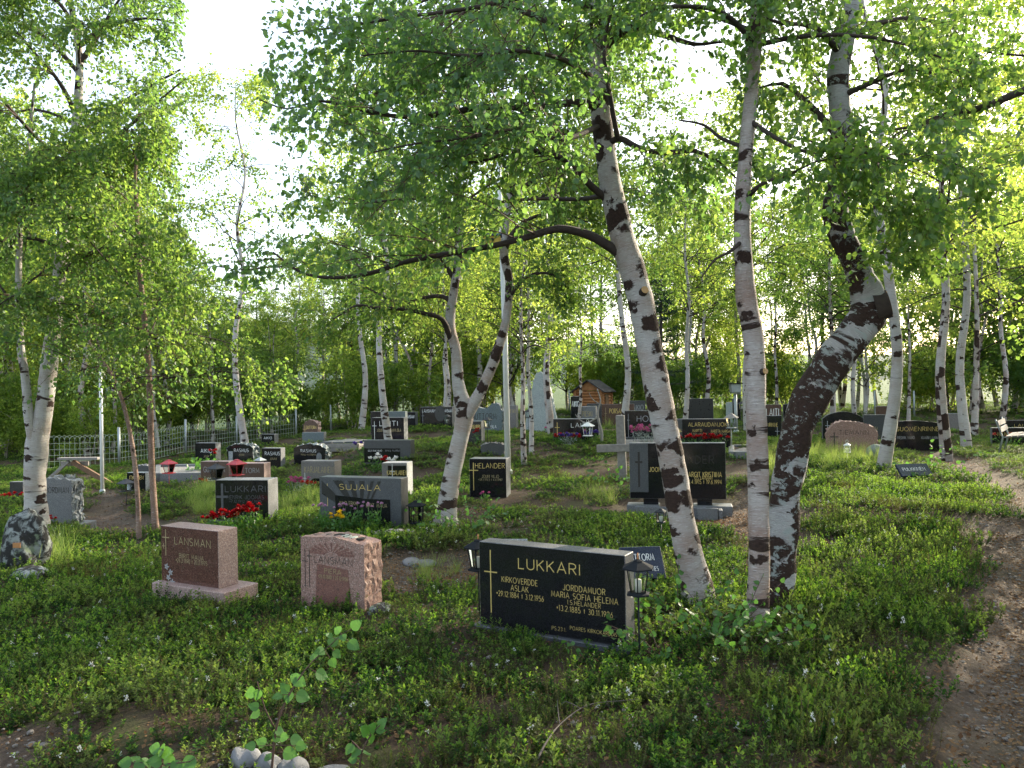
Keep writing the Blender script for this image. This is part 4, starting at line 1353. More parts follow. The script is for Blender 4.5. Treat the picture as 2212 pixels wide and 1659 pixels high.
STONES = []
def stone(label, uL, uR, vT, vB, front, side, psi=24, Y=None, T=.16, side_px=None, kind='box', lean=0.0, lines=(), crosses=(), plinth=None, sink=.03, seed=1, bevel=.004,
          clear=True, Wadd=0.0, cat='gravestone', name='gravestone', build=None, amp=.012):
    """front face between uL and uR, its top at vT and its foot at vB in the picture"""
    uc = (uL + uR) / 2
    if Y is None:
        Y = gnd(uc, vB)[1]
    p = at(uc, vB, Y)
    x, y = p[0], p[1]
    z = hz(x, y)
    ta = (uc - 1106) / FPX
    ps = R(psi)
    W = (uR - uL) * Y / FPX / (math.cos(ps) + ta * math.sin(ps)) + Wadd
    H = at(uc, vT, Y)[2] - z
    if side_px:
        d = math.sin(ps) - ta * math.cos(ps)
        if d > .08:
            T = float(np.clip(side_px * Y / FPX / d, .09, .3))
    STONES.append((label[:40], round(Y, 1), round(W, 2), round(H, 2), round(T, 2)))
    root = empty(name, (x, y, z), -ps, label, cat)
    zo = -sink
    ph = 0.0
    if plinth:
        pw, pd, ph, pm = plinth          # extra width, depth, height, material
        MB().box((pw[2] if isinstance(pw, tuple) else 0.0, T / 2, ph / 2 - .06), (W + (pw[0] if isinstance(pw, tuple) else pw), T + pd, ph + .12)).build('plinth', MAT[pm], root, .006)
        zo = ph
    Hs = H - zo if plinth else H + sink
    Hm = H - (ph if plinth else 0)
    hold = root
    body = None
    if lean:
        hold = root
    if kind == 'box':
        b = MB().prism([(a, c + zo) for a, c in outline_box(W, Hs)], 0, T)
        body = faced('slab', b, front, side, root, bevel)
    elif kind == 'arch':
        b = MB().prism([(a, c + zo) for a, c in outline_arch(W, Hs)], 0, T)
        body = faced('slab', b, front, side, root, bevel)
    elif kind == 'rough':
        body = rough_block('slab', [(a, c + zo) for a, c in outline_box(W, Hs)], T, (front, side), root, seed, amp)
    elif kind == 'rougharch':
        body = rough_block('slab', [(a, c + zo) for a, c in outline_arch(W, Hs, .8)], T, (front, side), root, seed, amp)
    elif isinstance(kind, (list, tuple)):
        body = rough_block('slab', [(a * W, c * H + (0 if c > .02 else -sink)) for a, c in kind], T, (front, side), root, seed, amp)
    for ln in lines:
        s, fx, fz, fw, fh = ln[:5]
        put_text(root, s, W, H, fx, fz, fw, fh, ln[5] if len(ln) > 5 else 'gold', ln[6] if len(ln) > 6 else 0.0)
    for c in crosses:
        put_cross(root, W, H, *c)
    if lean:
        root.rotation_euler = (R(lean), 0, -ps)
    if clear:
        c, s = math.cos(-ps), math.sin(-ps)
        hw = W / 2 + .03; hd = T / 2 + .05
        keep_clear(x - s * T / 2, y + c * T / 2, -ps, hw, hd)
    if build:
        build(root, W, H, T)
    return root

GB = 'blackgran'
# --- the big black slab in front
stone('wide black granite slab with gold cross and two columns of gold lettering', 1030, 1345, 1184, 1384, GB, 'blackside', 30, 5.35, side_px=22,
      plinth=(.10, .07, .03, 'midgrey'),
      lines=[('LUKKARI', .50, .80, .42, .115), ('KIRKOVERDDE', .295, .60, .255, .062), ('ASLAK', .295, .515, .125, .062), ('*29.12.1884 + 3.12.1956', .295, .435, .335, .058),
             ('JORDDAMUOR', .735, .595, .275, .062), ('MARIA SOFIA HELENA', .735, .51, .435, .062), ('I.S.HELANDER', .735, .44, .215, .048), ('*13.2.1885 + 30.11.1926', .735, .365, .365, .058),
             ('PS.23:1.', .565, .135, .095, .040), ('POARES KIRKOKARDDIST', .80, .165, .32, .040)],
      crosses=[(.085, .20, .915, .665, .105)])
# --- the red-brown stone on its plinth
def red_extra(root, W, H, T):
    g = np.random.default_rng(3)
    P = []; D = []
    for k, (fx, fz) in enumerate([(.10, .38), (.17, .30), (.13, .22), (.20, .16)]):
        for a in range(5):
            P.append(((fx - .5) * W, -.0012, fz * H + .13)); t = k * .5 + a * 1.256; D.append((math.cos(t), 0, math.sin(t)))
    V, F = kites(np.array(P) - np.array([0, 0, .12]), np.array(D), np.tile([0, -1.0, 0], (len(P), 1)), np.full(len(P), .035), .45)
    link('carved_flower', mesh_np('carved_flower', V, F), MAT['greypaint'], root)
stone('red-brown granite stone on a pale plinth with gold cross and carved flowers', 348, 472, 1141, 1293, 'redpol', 'redsawn', 28, 6.5, side_px=44,
      plinth=((.16, 0, .06), .16, .10, 'redsawn'),
      lines=[('LÄNSMAN', .56, .80, .62, .105, 'dimgold'), ('BIIRIT MAIJA', .54, .585, .42, .065, 'dimgold'), ('*24.2.1890 + 20.2.1975', .54, .515, .54, .06, 'dimgold')],
      crosses=[(.09, .56, .95, .83, .085, 'dimgold', .007), (.05, .66, .74, .70, .03, 'dimgold', .005)], build=red_extra)
# --- the pink stone with carved sun rays
def pink_extra(root, W, H, T):
    for k in range(11):                       # the rays, cut into the face
        a = math.pi * (k + .5) / 11
        c = Vector((0, 0, .74 * H)); d = Vector((math.cos(a), 0, math.sin(a) * .42))
        p0 = c + d * .10 * W; p1 = c + d * .36 * W
        s = Vector((-d.z, 0, d.x)).normalized()
        w0, w1 = .004, .012
        MB().add([p0 - s * w0 + Vector((0, -.0015, 0)), p1 - s * w1 + Vector((0, -.0015, 0)), p1 + s * w1 + Vector((0, -.0015, 0)), p0 + s * w0 + Vector((0, -.0015, 0))], [(0, 1, 2, 3)]).build('carved_ray', MAT['pinkdark'], root)
    MB().prism([(-.27 * W, .02 * H), (.30 * W, .02 * H), (.25 * W, .56 * H), (-.23 * W, .60 * H)], -.0035, .001).build('name_panel', MAT['pinkdark'], root)
    put_text(root, 'PIERA', W, H, .52, .515, .26, .065, 'dimgold', -.005)
    put_text(root, '*26.10.1880 + 27.12.1956', W, H, .52, .43, .46, .05, 'dimgold', -.005)
    g = np.random.default_rng(8)
    for k in range(16):                       # black lichen and moss on the top edge
        x = g.uniform(-.45, .45) * W; zz = H * (.985 - .045 * (abs(x) / (W * .5)))
        r = g.uniform(.008, .026)
        b = MB(); n = 9
        ring = [(x + r * 1.5 * math.cos(i * 6.283 / n) * g.uniform(.7, 1.2), T * g.uniform(.05, .9) * 0 + T * .5 + .05 * math.sin(i * 6.283 / n) * g.uniform(.7, 1.2), zz + .004) for i in range(n)]
        top = [(q[0] * .8 + x * .2, q[1] * .8 + T * .1, zz + .012) for q in ring]
        b.add(ring + top, [tuple(range(n, 2 * n))] + [(i, (i + 1) % n, n + (i + 1) % n, n + i) for i in range(n)])
        b.build('lichen_patch', MAT['lichen_black' if k < 13 else 'lichen_pale'], root)
MAT['lichen_black'] = plain('black_lichen', (.02, .019, .017), .95, var=.5, scale=80, bmp=.6)
MAT['lichen_pale'] = plain('pale_lichen', (.42, .45, .38), .95, var=.3, scale=80, bmp=.6)
stone('weathered pink granite stone with carved sun rays and a lichened top', 650, 787, 1160, 1318, 'pink', 'pink', 27, 6.3, side_px=40, seed=5, amp=.0045,
      kind=[(-.5, 0), (.5, 0), (.5, .925), (.3, .965), (.05, 1.0), (-.2, .99), (-.4, .97), (-.5, .96)],
      lines=[('LANSMAN', .52, .665, .60, .095, 'darkpaint')],
      crosses=[(.07, .25, .80, .62, .06, 'darkpaint', .006), (.14, .25, .78, .70, .05, 'darkpaint', .006)], build=pink_extra)
# --- the dark grey sun-ray stone
def ray_extra(root, W, H, T):
    c = np.array([.02 * W, .10 * H])
    spans = [(2.62, 2.42), (2.25, 2.06), (1.93, 1.76), (1.62, 1.47), (1.30, 1.22), (1.13, 1.06)]
    for a, b_ in spans:
        def hit(t):
            d = np.array([math.cos(t), math.sin(t)])
            tx = ((.455 * W if d[0] > 0 else -.47 * W) - c[0]) / d[0] if abs(d[0]) > 1e-4 else 1e9
            tz = (.935 * H - c[1]) / d[1] if d[1] > 1e-4 else 1e9
            return c + d * min(tx, tz)
        def start(t):
            d = np.array([math.cos(t), math.sin(t)]); return c + d * .16 * W
        q = [start(a), start(b_), hit(b_), hit(a)]
        MB().prism([tuple(v) for v in q], -.003, .001).build('dark_ray', MAT['blackgrain'], root)
    MB().prism([(-.30 * W, .02 * H), (.37 * W, .02 * H), (.37 * W, .56 * H), (.04 * W, .56 * H), (.0, .58 * H), (-.30 * W, .62 * H)], -.008, .001).build('book_panel', MAT[GB], root)
    put_text(root, 'JUHO ERKKI', W, H, .36, .46, .23, .075, 'dimgold', -.009)
    put_text(root, 'BIRIT MAIJA', W, H, .71, .43, .25, .075, 'dimgold', -.009)
    put_text(root, 'SUJALA', W, H, .505, .80, .50, .115, 'gold', -.004)
stone('dark grey granite stone with radiating rays and an open-book panel', 690, 866, 1032, 1138, 'midgrey', 'midgrey', 18, 9.8, T=.2, seed=2,
      crosses=[(.10, .38, .86, .68, .10, 'gold', .007)], build=ray_extra)
# --- black stone with begonias before it
stone('black granite stone with dull engraved lettering behind red begonias', 466, 580, 1037, 1132, GB, 'greygran', 8, 10.3, side_px=27, plinth=(.12, .12, .05, 'darkgrey'),
      lines=[('LUKKARI', .57, .80, .76, .135, 'dimgrey'), ('HENRIK JOONAS', .57, .61, .70, .085, 'dimgrey'), ('*7.12.1912 + 1.1.1995', .57, .515, .6, .06, 'dimgrey')],
      crosses=[(.13, .15, .92, .62, .16, 'dimgrey', .03)])
stone('grey-brown granite stone with a dark lower panel behind magenta flowers', 651, 723, 996, 1052, 'beige', 'beige', 14, 14.3, side_px=16,
      lines=[('KARJALAINEN', .53, .68, .86, .22, 'dimgold')], crosses=[(.11, .2, .56, .36, .13, 'whitepaint', .008)],
      build=lambda r, W, H, T: (MB().prism([(-.22 * W, 0), (.5 * W, 0), (.5 * W, .36 * H), (-.12 * W, .36 * H), (-.22 * W, .28 * H)], -.004, .001).build('dark_panel', MAT[GB], r), put_text(r, 'TAUNO', W, H, .5, .2, .3, .12, 'gold', -.005)))
stone('grey granite stone with a black name panel beside the sun-ray stone', 826, 880, 1000, 1078, 'beige', 'roughgrey', 10, 12.3, side_px=15,
      build=lambda r, W, H, T: (MB().box((.10 * W, -.001, .74 * H), (.72 * W, .006, .36 * H)).build('dark_panel', MAT[GB], r), put_text(r, 'KARJALAINEN', W, H, .60, .72, .78, .13, 'gold', -.005), put_cross(r, W, H, .42, .40, .97, .76, .08, 'whitepaint', .008, -.006)))
# --- paired brown stones
for (a, b, t, lab) in ((434, 495, 997, 'brown granite stone, paired one with the dark lantern before it'), (500, 571, 1001, 'brown granite stone, paired one behind the red lantern')):
    stone(lab, a, b, t, 1056, 'brownred', 'redsawn', 10, 15.3, side_px=15, lines=[('GUTTORM', .48, .70, .74, .2, 'greypaint'), ('BIRIT ANNI' if a > 450 else 'JOSEF', .5 if a > 450 else .35, .33, .5 if a > 450 else .3, .12, 'whitepaint')],
          crosses=[(.15, .05, .45, .3, .10, 'greypaint', .008)])
stone('small black stone with pale side beside the kerbed gravel plot', 422, 466, 957, 1003, GB, 'greygran', 16, 21.0, side_px=12, lines=[('AIKIO', .55, .62, .55, .19, 'whitepaint'), ('JOUNI', .55, .35, .25, .1, 'dimgold')])
stone('black wavy-topped stone with a pale vertical bar near the fence', 491, 547, 959, 1004, GB, 'bluegrey', 16, 20.5, side_px=14, kind='rougharch', seed=11, amp=.02,
      lines=[('RASMUS', .55, .66, .55, .17, 'whitepaint'), ('JOUNI', .55, .42, .2, .1, 'dimgold')],
      build=lambda r, W, H, T: MB().box((-.36 * W, -.004, .32 * H), (.16 * W, .01, .56 * H)).build('pale_bar', MAT['roughgrey'], r))
stone('plain black upright stone between the two wavy-topped stones', 566, 607, 968, 1016, GB, 'greygran', 14, 18.3, side_px=10,
      lines=[('RASMUS', .56, .76, .78, .15, 'whitepaint'), ('JOUNI', .6, .52, .35, .09, 'dimgold')])
stone('black wavy-topped stone with a silver lantern niche', 635, 704, 960, 1010, GB, 'bluegrey', 16, 18.8, side_px=12, kind='rougharch', seed=12, amp=.02,
      lines=[('RASMUS', .46, .66, .48, .15, 'whitepaint'), ('PIRJO KATRIINA', .46, .46, .45, .09, 'dimgold')],
      build=lambda r, W, H, T: MB().prism([(a * .16 * W + .29 * W, c * .45 * H + .12 * H) for a, c in outline_arch(1, 1, .7)], -.006, .001).build('niche', MAT['greygran'], r))
stone('small dark stone near the fence with a pale right side', 565, 593, 938, 968, GB, 'greygran', 14, 26.0, side_px=9, lines=[('AIKIO', .5, .62, .62, .24, 'whitepaint')])
stone('rounded brown stone standing behind a blank grey block', 655, 686, 908, 940, 'brownred', 'redsawn', 14, 27.5, side_px=8, kind='rougharch', seed=4, amp=.02, lines=[('GUTTORM', .56, .56, .7, .2, 'gold')], crosses=[(.12, .1, .7, .45, .15, 'gold', .01)])
stone('blank grey stone block below the rounded brown stone', 653, 700, 934, 968, 'bluegrey', 'greygran', 10, 25.0, T=.2)
stone('black double-name stone half hidden by a slender birch trunk', 803, 873, 902, 955, GB, 'greygran', 14, 19.2, side_px=9,
      lines=[('LAITI', .53, .80, .55, .16, 'whitepaint'), ('JOUNI', .27, .57, .2, .1, 'dimgold'), ('ANNA EILA', .76, .57, .3, .1, 'dimgold')], crosses=[(.09, .25, .88, .72, .11, 'whitepaint', .012)])
stone('grey stone whose top shows behind the black double-name stone', 825, 876, 889, 940, 'bluegrey', 'bluegrey', 10, 21.5, T=.2)
stone('long grey stone with a black lower panel on the low rise', 787, 887, 951, 1012, 'darkgrey', 'darkgrey', 14, 16.8, side_px=10,
      build=lambda r, W, H, T: (MB().box((-.11 * W, -.001, .33 * H), (.78 * W, .007, .62 * H)).build('dark_panel', MAT[GB], r), put_text(r, 'ULLA ISAK VILHO', W, H, .24, .54, .30, .08, 'whitepaint', -.006), put_text(r, 'ANNI MARIA', W, H, .62, .54, .32, .08, 'greypaint', -.006)))
stone('small black stone partly hidden at the far end behind the birch', 801, 823, 889, 930, GB, 'greygran', 14, 24.5)
stone('small black stone right of the grey stone top', 876, 898, 890, 922, GB, 'greygran', 14, 26.0, side_px=5, lines=[('LÄNSMAN', .5, .72, .75, .18, 'whitepaint')])
def double_extra(root, W, H, T):
    MB().prism([(.12 * W + .16 * W * math.cos(i * 6.2832 / 18), .66 * H + .40 * H * math.sin(i * 6.2832 / 18)) for i in range(18)], -.012, T + .01).build('round_centre', MAT['blackgrain'], root)
    put_text(root, 'LÄNSMAN', W, H, .27, .80, .40, .15, 'whitepaint'); put_text(root, 'LÄNSMAN', W, H, .87, .80, .26, .15, 'whitepaint')
stone('black double stone with a round-topped centre', 908, 977, 879, 921, GB, 'greygran', 14, 26.0, side_px=6, crosses=[(.08, .15, .75, .55, .1, 'greypaint', .012)], build=double_extra)
stone('blue-grey stone with a humped top behind the forked birch', 1010, 1084, 871, 924, 'bluegrey', 'bluegrey', 16, 24.0, T=.22, seed=9, amp=.014,
      kind=[(-.5, 0), (.5, 0), (.5, .72), (.46, .90), (.36, 1.0), (.22, .98), (.12, .86), (0, .80), (-.2, .88), (-.38, .90), (-.5, .78)],
      lines=[('GUTTORM', .48, .55, .72, .2, 'darkpaint'), ('EILA', .76, .2, .16, .1, 'whitepaint')])
stone('narrow grey-brown stone just left of the flagpole', 1095, 1115, 876, 917, 'beige', 'greygran', 16, 26.0, side_px=5, lines=[('PIESKI', .55, .75, .75, .16, 'dimgold')])
stone('small dark stone with one red flower behind the forked birch', 1012, 1040, 910, 950, 'blackgrain', 'greygran', 14, 18.0, side_px=8, lines=[('Rosenberg', .55, .75, .8, .16, 'gold')])
stone('low half-buried dark stone sunk in the cowberry', 1039, 1089, 957, 980, 'darkgrey', 'darkgrey', 4, 16.5, T=.25, kind='rougharch', seed=15, amp=.015)
stone('tall pointed pale blue-grey monument', 1133, 1203, 803, 927, 'pale', 'pale', 10, 23.5, T=.22, seed=16, amp=.010,
      kind=[(-.5, 0), (.5, 0), (.47, .25), (.38, .55), (.26, .82), (.12, .96), (.0, 1.0), (-.10, .975), (-.17, .9), (-.26, .70), (-.4, .35), (-.47, .12)],
      lines=[('ORVENSIV', .52, .58, .62, .055, 'greypaint'), ('PEKKA ORVOKKI', .53, .44, .52, .035, 'greypaint')], crosses=[(.24, .28, .46, .42, .08, 'darkpaint', .03)])
stone('low wide black stone with a white lantern hung before it', 1195, 1293, 905, 944, GB, 'greygran', 14, 18.3, side_px=8,
      lines=[('LAITI', .58, .72, .36, .19, 'whitepaint'), ('KAARIN MARIA', .37, .36, .30, .1, 'dimgold'), ('O.S. EIRA', .36, .20, .16, .09, 'dimgold')], crosses=[(.09, .25, .85, .62, .11, 'gold', .013)])
stone('small grey stone behind the bare forked branch', 1249, 1287, 878, 908, 'greygran', 'greygran', 14, 24.0, side_px=6, lines=[('PIESKI', .52, .70, .55, .2, 'dimgold')], crosses=[(.12, .15, .75, .5, .14, 'greypaint', .012)])
stone('small far black stone in front of the log hut', 1233, 1254, 856, 886, GB, 'roughgrey', 14, 31.0, side_px=5, lines=[('AIKIO', .5, .72, .75, .2, 'whitepaint')])
stone('wide grey back stone behind the small grey one', 1268, 1300, 872, 905, 'darkgrey', 'darkgrey', 10, 27.0)
stone('brown-red wide stone with gold lettering behind the birch', 1300, 1370, 873, 904, 'brownred', 'brownred', 12, 26.5, lines=[('PORSANGER', .55, .70, .62, .2, 'gold')], crosses=[(.12, .1, .85, .6, .08, 'dimgold', .012)])
stone('far dark grey stone with spaced lettering above the brown-red one', 1354, 1394, 866, 896, 'darkgrey', 'greygran', 12, 31.0, side_px=5, lines=[('LAIKIO', .55, .7, .7, .24, 'greypaint')])
stone('wide black stone behind the pink flower bush', 1350, 1456, 887, 938, GB, 'greygran', 14, 20.0, side_px=10,
      lines=[('HOLMA', .55, .76, .6, .17, 'greypaint'), ('HILMAR JOHANNES', .34, .5, .36, .09, 'dimgold')], crosses=[(.07, .2, .9, .72, .06, 'greypaint', .012)])
stone('far dark blank stone behind the grass tuft', 1478, 1541, 861, 893, 'blackgrain', 'greygran', 12, 31.0, side_px=4)
def alara_extra(root, W, H, T):
    MB().box((-.435 * W, -.002, .5 * H), (.125 * W, .008, H * .99)).build('pale_strip', MAT['darkgrey'], root)
    for k in range(7):
        a = math.pi * (k + .5) / 7
        MB().box((-.435 * W + .03 * math.cos(a) * 1.2, -.008, .52 * H + .05 * math.sin(a)), (.012, .004, .06), (0, math.pi / 2 - a, 0)).build('gold_ray', MAT['gold'], root)
stone('long black stone with gold lettering behind red begonias', 1459, 1578, 905, 966, GB, 'greygran', 16, 17.0, side_px=14,
      lines=[('ALARAUDANJOKI', .60, .80, .72, .14, 'gold'), ('MARTTI', .40, .58, .17, .1, 'gold'), ('MARTTA MARGA', .82, .56, .34, .1, 'gold'), ('*20.5.1929 + 9.2.1994', .40, .46, .36, .08, 'dimgold'), ('O.S. HOLMA', .82, .46, .22, .08, 'dimgold')], build=alara_extra)
stone('small pale stone beside the lamp post', 1569, 1582, 869, 893, 'pale', 'pale', 10, 30.0)
stone('dark narrow stone behind the lamp post', 1583, 1600, 861, 893, GB, 'greygran', 10, 31.0)
stone('brown stone with broad lettering between the trunks', 1650, 1688, 874, 902, 'brownred', 'greygran', 16, 27.0, lines=[('LAITI', .5, .7, .7, .28, 'whitepaint')])
stone('black stone with a grey cross below the brown stone', 1640, 1689, 898, 940, GB, 'greygran', 18, 22.0, lines=[('SUOMENRINNE', .35, .6, .95, .16, 'gold')], crosses=[(.8, .1, .5, .32, .12, 'greypaint', .015)])
stone('small far black stone right of the brown one', 1692, 1712, 873, 900, GB, 'greygran', 12, 29.0)
# --- black slab on a pedestal with a carved cross
def ander_extra(root, W, H, T):
    MB().box((-.40 * W, -.003, .66 * H), (.195 * W, .012, .665 * H)).build('grey_panel', MAT['midgrey'], root, .003)
    put_cross(root, W, H, .10, .40, .88, .74, .10, 'darkpaint', .028, -.010)
    MB().box((.36 * W, T / 2, .06), (.52, .30, .20)).build('base_block', MAT['greygran'], root, .008)
    MB().box((-.36 * W, T / 2, .06), (.45, .28, .20)).build('base_block', MAT['greygran'], root, .008)
    MB().box((.28 * W, T / 2, .20), (.20, .13, .10)).build('pedestal', MAT[GB], root)
    MB().box((-.28 * W, T / 2, .20), (.20, .13, .10)).build('pedestal', MAT[GB], root)
    MB().box((-.08 * W, -.18, .06), (.95, .05, .2)).build('kerb', MAT['greygran'], root, .005)
    MB().box((.30 * W, -.30, .06), (.26, .05, .22)).build('kerb', MAT['greygran'], root, .005)
    MB().box((.43 * W, -.14, .05), (.05, .3, .18)).build('kerb', MAT['greygran'], root, .005)
stone('wide black slab on pedestals with a carved cross on its grey panel', 1360, 1568, 957, 1092, GB, 'greygran', 12, 11.0, side_px=14, kind=None,
      lines=[('HELANDER', .60, .775, .56, .10, 'darkpaint'), ('JOONAS', .30, .64, .18, .06, 'gold'), ('MARGIT KRISTIINA', .77, .575, .37, .065, 'gold'), ('o.s. Länsman', .77, .53, .18, .045, 'gold'), ('*21.4.1915 + 19.6.1994', .77, .475, .37, .055, 'gold')],
      build=lambda r, W, H, T: (faced('slab', MB().prism([(-.5 * W, .245), (.5 * W, .245), (.5 * W, H), (-.5 * W, H)], 0, T), GB, 'greygran', r), ander_extra(r, W, H, T)))
stone('black stone with a bright right side before the flagpole', 1023, 1086, 991, 1071, GB, 'greygran', 12, 12.3, side_px=16,
      lines=[('HELANDER', .56, .82, .80, .125, 'gold'), ('JOUNI VILJO', .57, .545, .46, .08, 'dimgold'), ('*28.1.1943 + 4.4.1987', .57, .46, .64, .055, 'dimgold')], crosses=[(.11, .18, .90, .70, .15, 'gold', .012)], Wadd=.12)
# --- the right-hand row
stone('pink boulder-like stone with sloped shoulders behind tall grass', 1786, 1896, 910, 980, 'pink', 'pink', 16, 16.3, T=.25, seed=20, amp=.014,
      kind=[(-.5, 0), (.5, 0), (.5, .70), (.40, .86), (.12, .97), (-.18, 1.0), (-.34, .95), (-.46, .75), (-.5, .66)],
      lines=[('TIEMANN', .54, .68, .58, .12, 'darkpaint')], crosses=[(.15, .1, .68, .55, .16, 'darkpaint', .02)])
stone('black arched stone behind the pink boulder stone', 1777, 1866, 889, 940, GB, 'blackside', 14, 21.0, kind='arch', crosses=[(.12, .3, .7, .55, .12, 'greypaint', .015)])
stone('dark grey stone behind the white birch', 1866, 1913, 896, 935, 'darkgrey', 'greygran', 14, 22.0, lines=[('KAISA', .5, .5, .3, .12, 'dimgold')])
stone('brown stone with a sunlit edge above the dark grey one', 1892, 1944, 877, 915, 'brownred', 'roughgrey', 14, 26.0, side_px=4)
stone('long black gently arched stone with gold lettering', 1931, 2035, 909, 966, GB, 'blackside', 14, 18.8, T=.15,
      kind=[(-.5, 0), (.5, 0), (.5, .90), (.25, .97), (0, 1.0), (-.25, 1.0), (-.5, .98)], amp=.002,
      lines=[('SUOMENRINNE', .5, .72, .88, .14, 'gold'), ('FREDRIK VÄINÖ', .25, .42, .36, .09, 'greypaint'), ('KAARIN MARIA', .76, .42, .36, .09, 'greypaint')])
stone('olive-grey far stone between the birch trunks', 2027, 2092, 893, 928, 'beige', 'roughgrey', 12, 27.0, side_px=3)
stone('black stone with red flowers behind the bench', 2143, 2228, 924, 962, GB, 'greygran', 14, 21.5, lines=[('NIEMINEN', .42, .62, .7, .2, 'gold')])
stone('upper black stone behind the one with red flowers', 2166, 2240, 908, 945, GB, 'blackside', 14, 26.0, lines=[('LAITI', .55, .6, .4, .22, 'gold')])
# --- the left edge
stone('large rough-sided grey stone on a low slab beside the big birch', 92, 156, 1034, 1140, 'greygran', 'roughgrey', 12, 11.5, side_px=26, seed=30, amp=.024, plinth=((.2, 0, .06), .14, .05, 'greygran'),
      kind=[(-.5, .06), (.5, .06), (.5, .93), (.3, .985), (-.1, 1.0), (-.5, .98)], lines=[('NORDMAN', .5, .76, .8, .12, 'darkpaint')])
stone('small dark stone with red flowers by the picture edge', 21, 50, 1041, 1080, 'blackgrain', 'greygran', 10, 15.0, side_px=12)
stone('small black stone with gold lettering left of the red lantern', 274, 315, 1021, 1063, GB, 'roughgrey', 10, 14.5, side_px=14, lines=[('ITKONEN', .52, .72, .72, .2, 'gold')])
stone('low rounded grey stone near the kerbed gravel plot', 294, 322, 1005, 1028, 'darkgrey', 'greygran', 6, 19.0, kind='rougharch', seed=33, amp=.02)

# --- lying name slabs (tilted plates)
def tilted(label, uL, uR, vT, vB, Y, mat, tilt, psi, lines, H=.3):
    uc = (uL + uR) / 2
    p = at(uc, vB, Y); x, y = p[0], p[1]; z = hz(x, y)
    W = (uR - uL) * Y / FPX / math.cos(R(psi))
    root = empty('name_slab', (x, y, z + .04), 0, label, 'gravestone')
    root.rotation_euler = (R(-tilt), 0, R(-psi))
    b = MB().prism(outline_box(W, H), 0, .05)
    b.build('slab', MAT[mat], root, .004)
    MB().box((0, .085, H * .25), (W * .6, .06, H * .45)).build('support', MAT['darkgrey'], root)
    for s, fx, fz, fw, fh, m in lines:
        put_text(root, s, W, H, fx, fz, fw, fh, m)
    keep_clear(x, y + .1, R(-psi), W / 2 + .02, .16)
tilted('polished blue tilted name plate with white lettering behind the black slab', 1347, 1440, 1167, 1210, 6.6, 'bluepol', 40, -4, [('GUTTORM', .46, .66, .66, .2, 'whitepaint'), ('ASKO JOHANNES', .5, .30, .7, .13, 'whitepaint')])
tilted('speckled grey tilted plate behind the black slab', 1060, 1137, 1135, 1172, 7.6, 'roughgrey', 38, 4, [])
tilted('small blue tilted name plate on the mossy mound', 1948, 2020, 1008, 1034, 12.6, 'bluepol', 45, -8, [('PULKKINEN', .48, .55, .72, .26, 'whitepaint')], .25)
# ------------------------------------------------------------------ lanterns, posts, fence, bench, hut
MAT['iron'] = plain('dark_iron', (.025, .027, .03), .5, .3, .3, 40)
MAT['greyiron'] = plain('grey_painted_iron', (.016, .018, .021), .75, 0, .25, 40, spec=.1)
MAT['wire'] = plain('pale_fence_wire', (.42, .48, .38), .5, .2, .1, 30)
MAT['redmetal'] = plain('red_painted_metal', (.42, .02, .03), .4, 0, .15, 30)
MAT['whitemetal'] = plain('white_painted_metal', (.72, .72, .70), .45, 0, .06, 30)
MAT['galv'] = plain('galvanised_steel', (.34, .37, .37), .5, .5, .2, 30)
MAT['copper'] = plain('copper_finial', (.45, .22, .1), .45, .6, .2, 40)
MAT['candle'] = plain('white_candle', (.75, .73, .68), .6, 0, .05)
MAT['oldwood'] = plain('weathered_wood', (.24, .22, .20), .85, 0, .45, 18, bmp=.5)
MAT['brownwood'] = plain('brown_wood', (.17, .10, .06), .8, 0, .4, 18, bmp=.4)
MAT['logwood'] = plain('log_wood', (.33, .14, .05), .7, 0, .35, 8, bmp=.4)
MAT['roofing'] = plain('dark_roofing', (.05, .045, .045), .85, 0, .3, 10)
MAT['rock'] = plain('grey_rock', (.16, .16, .165), .85, 0, .45, 12, bmp=.8)
MAT['palerock'] = plain('pale_rock', (.32, .28, .25), .85, 0, .3, 12, bmp=.6)
MAT['green_leaf'] = leaf_mat('garden_leaf', (.03, .09, .02), (.07, .17, .04), (.12, .34, .04), (.25, .5, .06), .35, .4, .4)
MAT['silver_leaf'] = leaf_mat('silver_leaf', (.22, .27, .24), (.36, .4, .36), (.2, .26, .2), (.3, .36, .28), .2, .7, .2)
for nm, c in (('red', (.42, .008, .012)), ('pink', (.58, .13, .30)), ('lilac', (.55, .30, .48)), ('yellow', (.75, .50, .01)), ('purple', (.10, .06, .32)), ('white', (.8, .8, .76))):
    MAT['petal_' + nm] = leaf_mat('petal_' + nm, tuple(v * .75 for v in c), c, tuple(v * .8 for v in c), c, .3, .5, .25)
def glass_mat():
    m, nt, out = new_mat('lantern_glass')
    p = nt.nodes.new('ShaderNodeBsdfGlossy'); p.inputs['Roughness'].default_value = .04
    t = nt.nodes.new('ShaderNodeBsdfTransparent'); t.inputs['Color'].default_value = (.9, .93, .92, 1)
    fr = nt.nodes.new('ShaderNodeFresnel'); fr.inputs['IOR'].default_value = 1.5
    mx = nt.nodes.new('ShaderNodeMixShader')
    nt.links.new(fr.outputs[0], mx.inputs[0]); nt.links.new(t.outputs[0], mx.inputs[1]); nt.links.new(p.outputs[0], mx.inputs[2])
    nt.links.new(mx.outputs[0], out.inputs['Surface'])
    return m
MAT['glass'] = glass_mat()

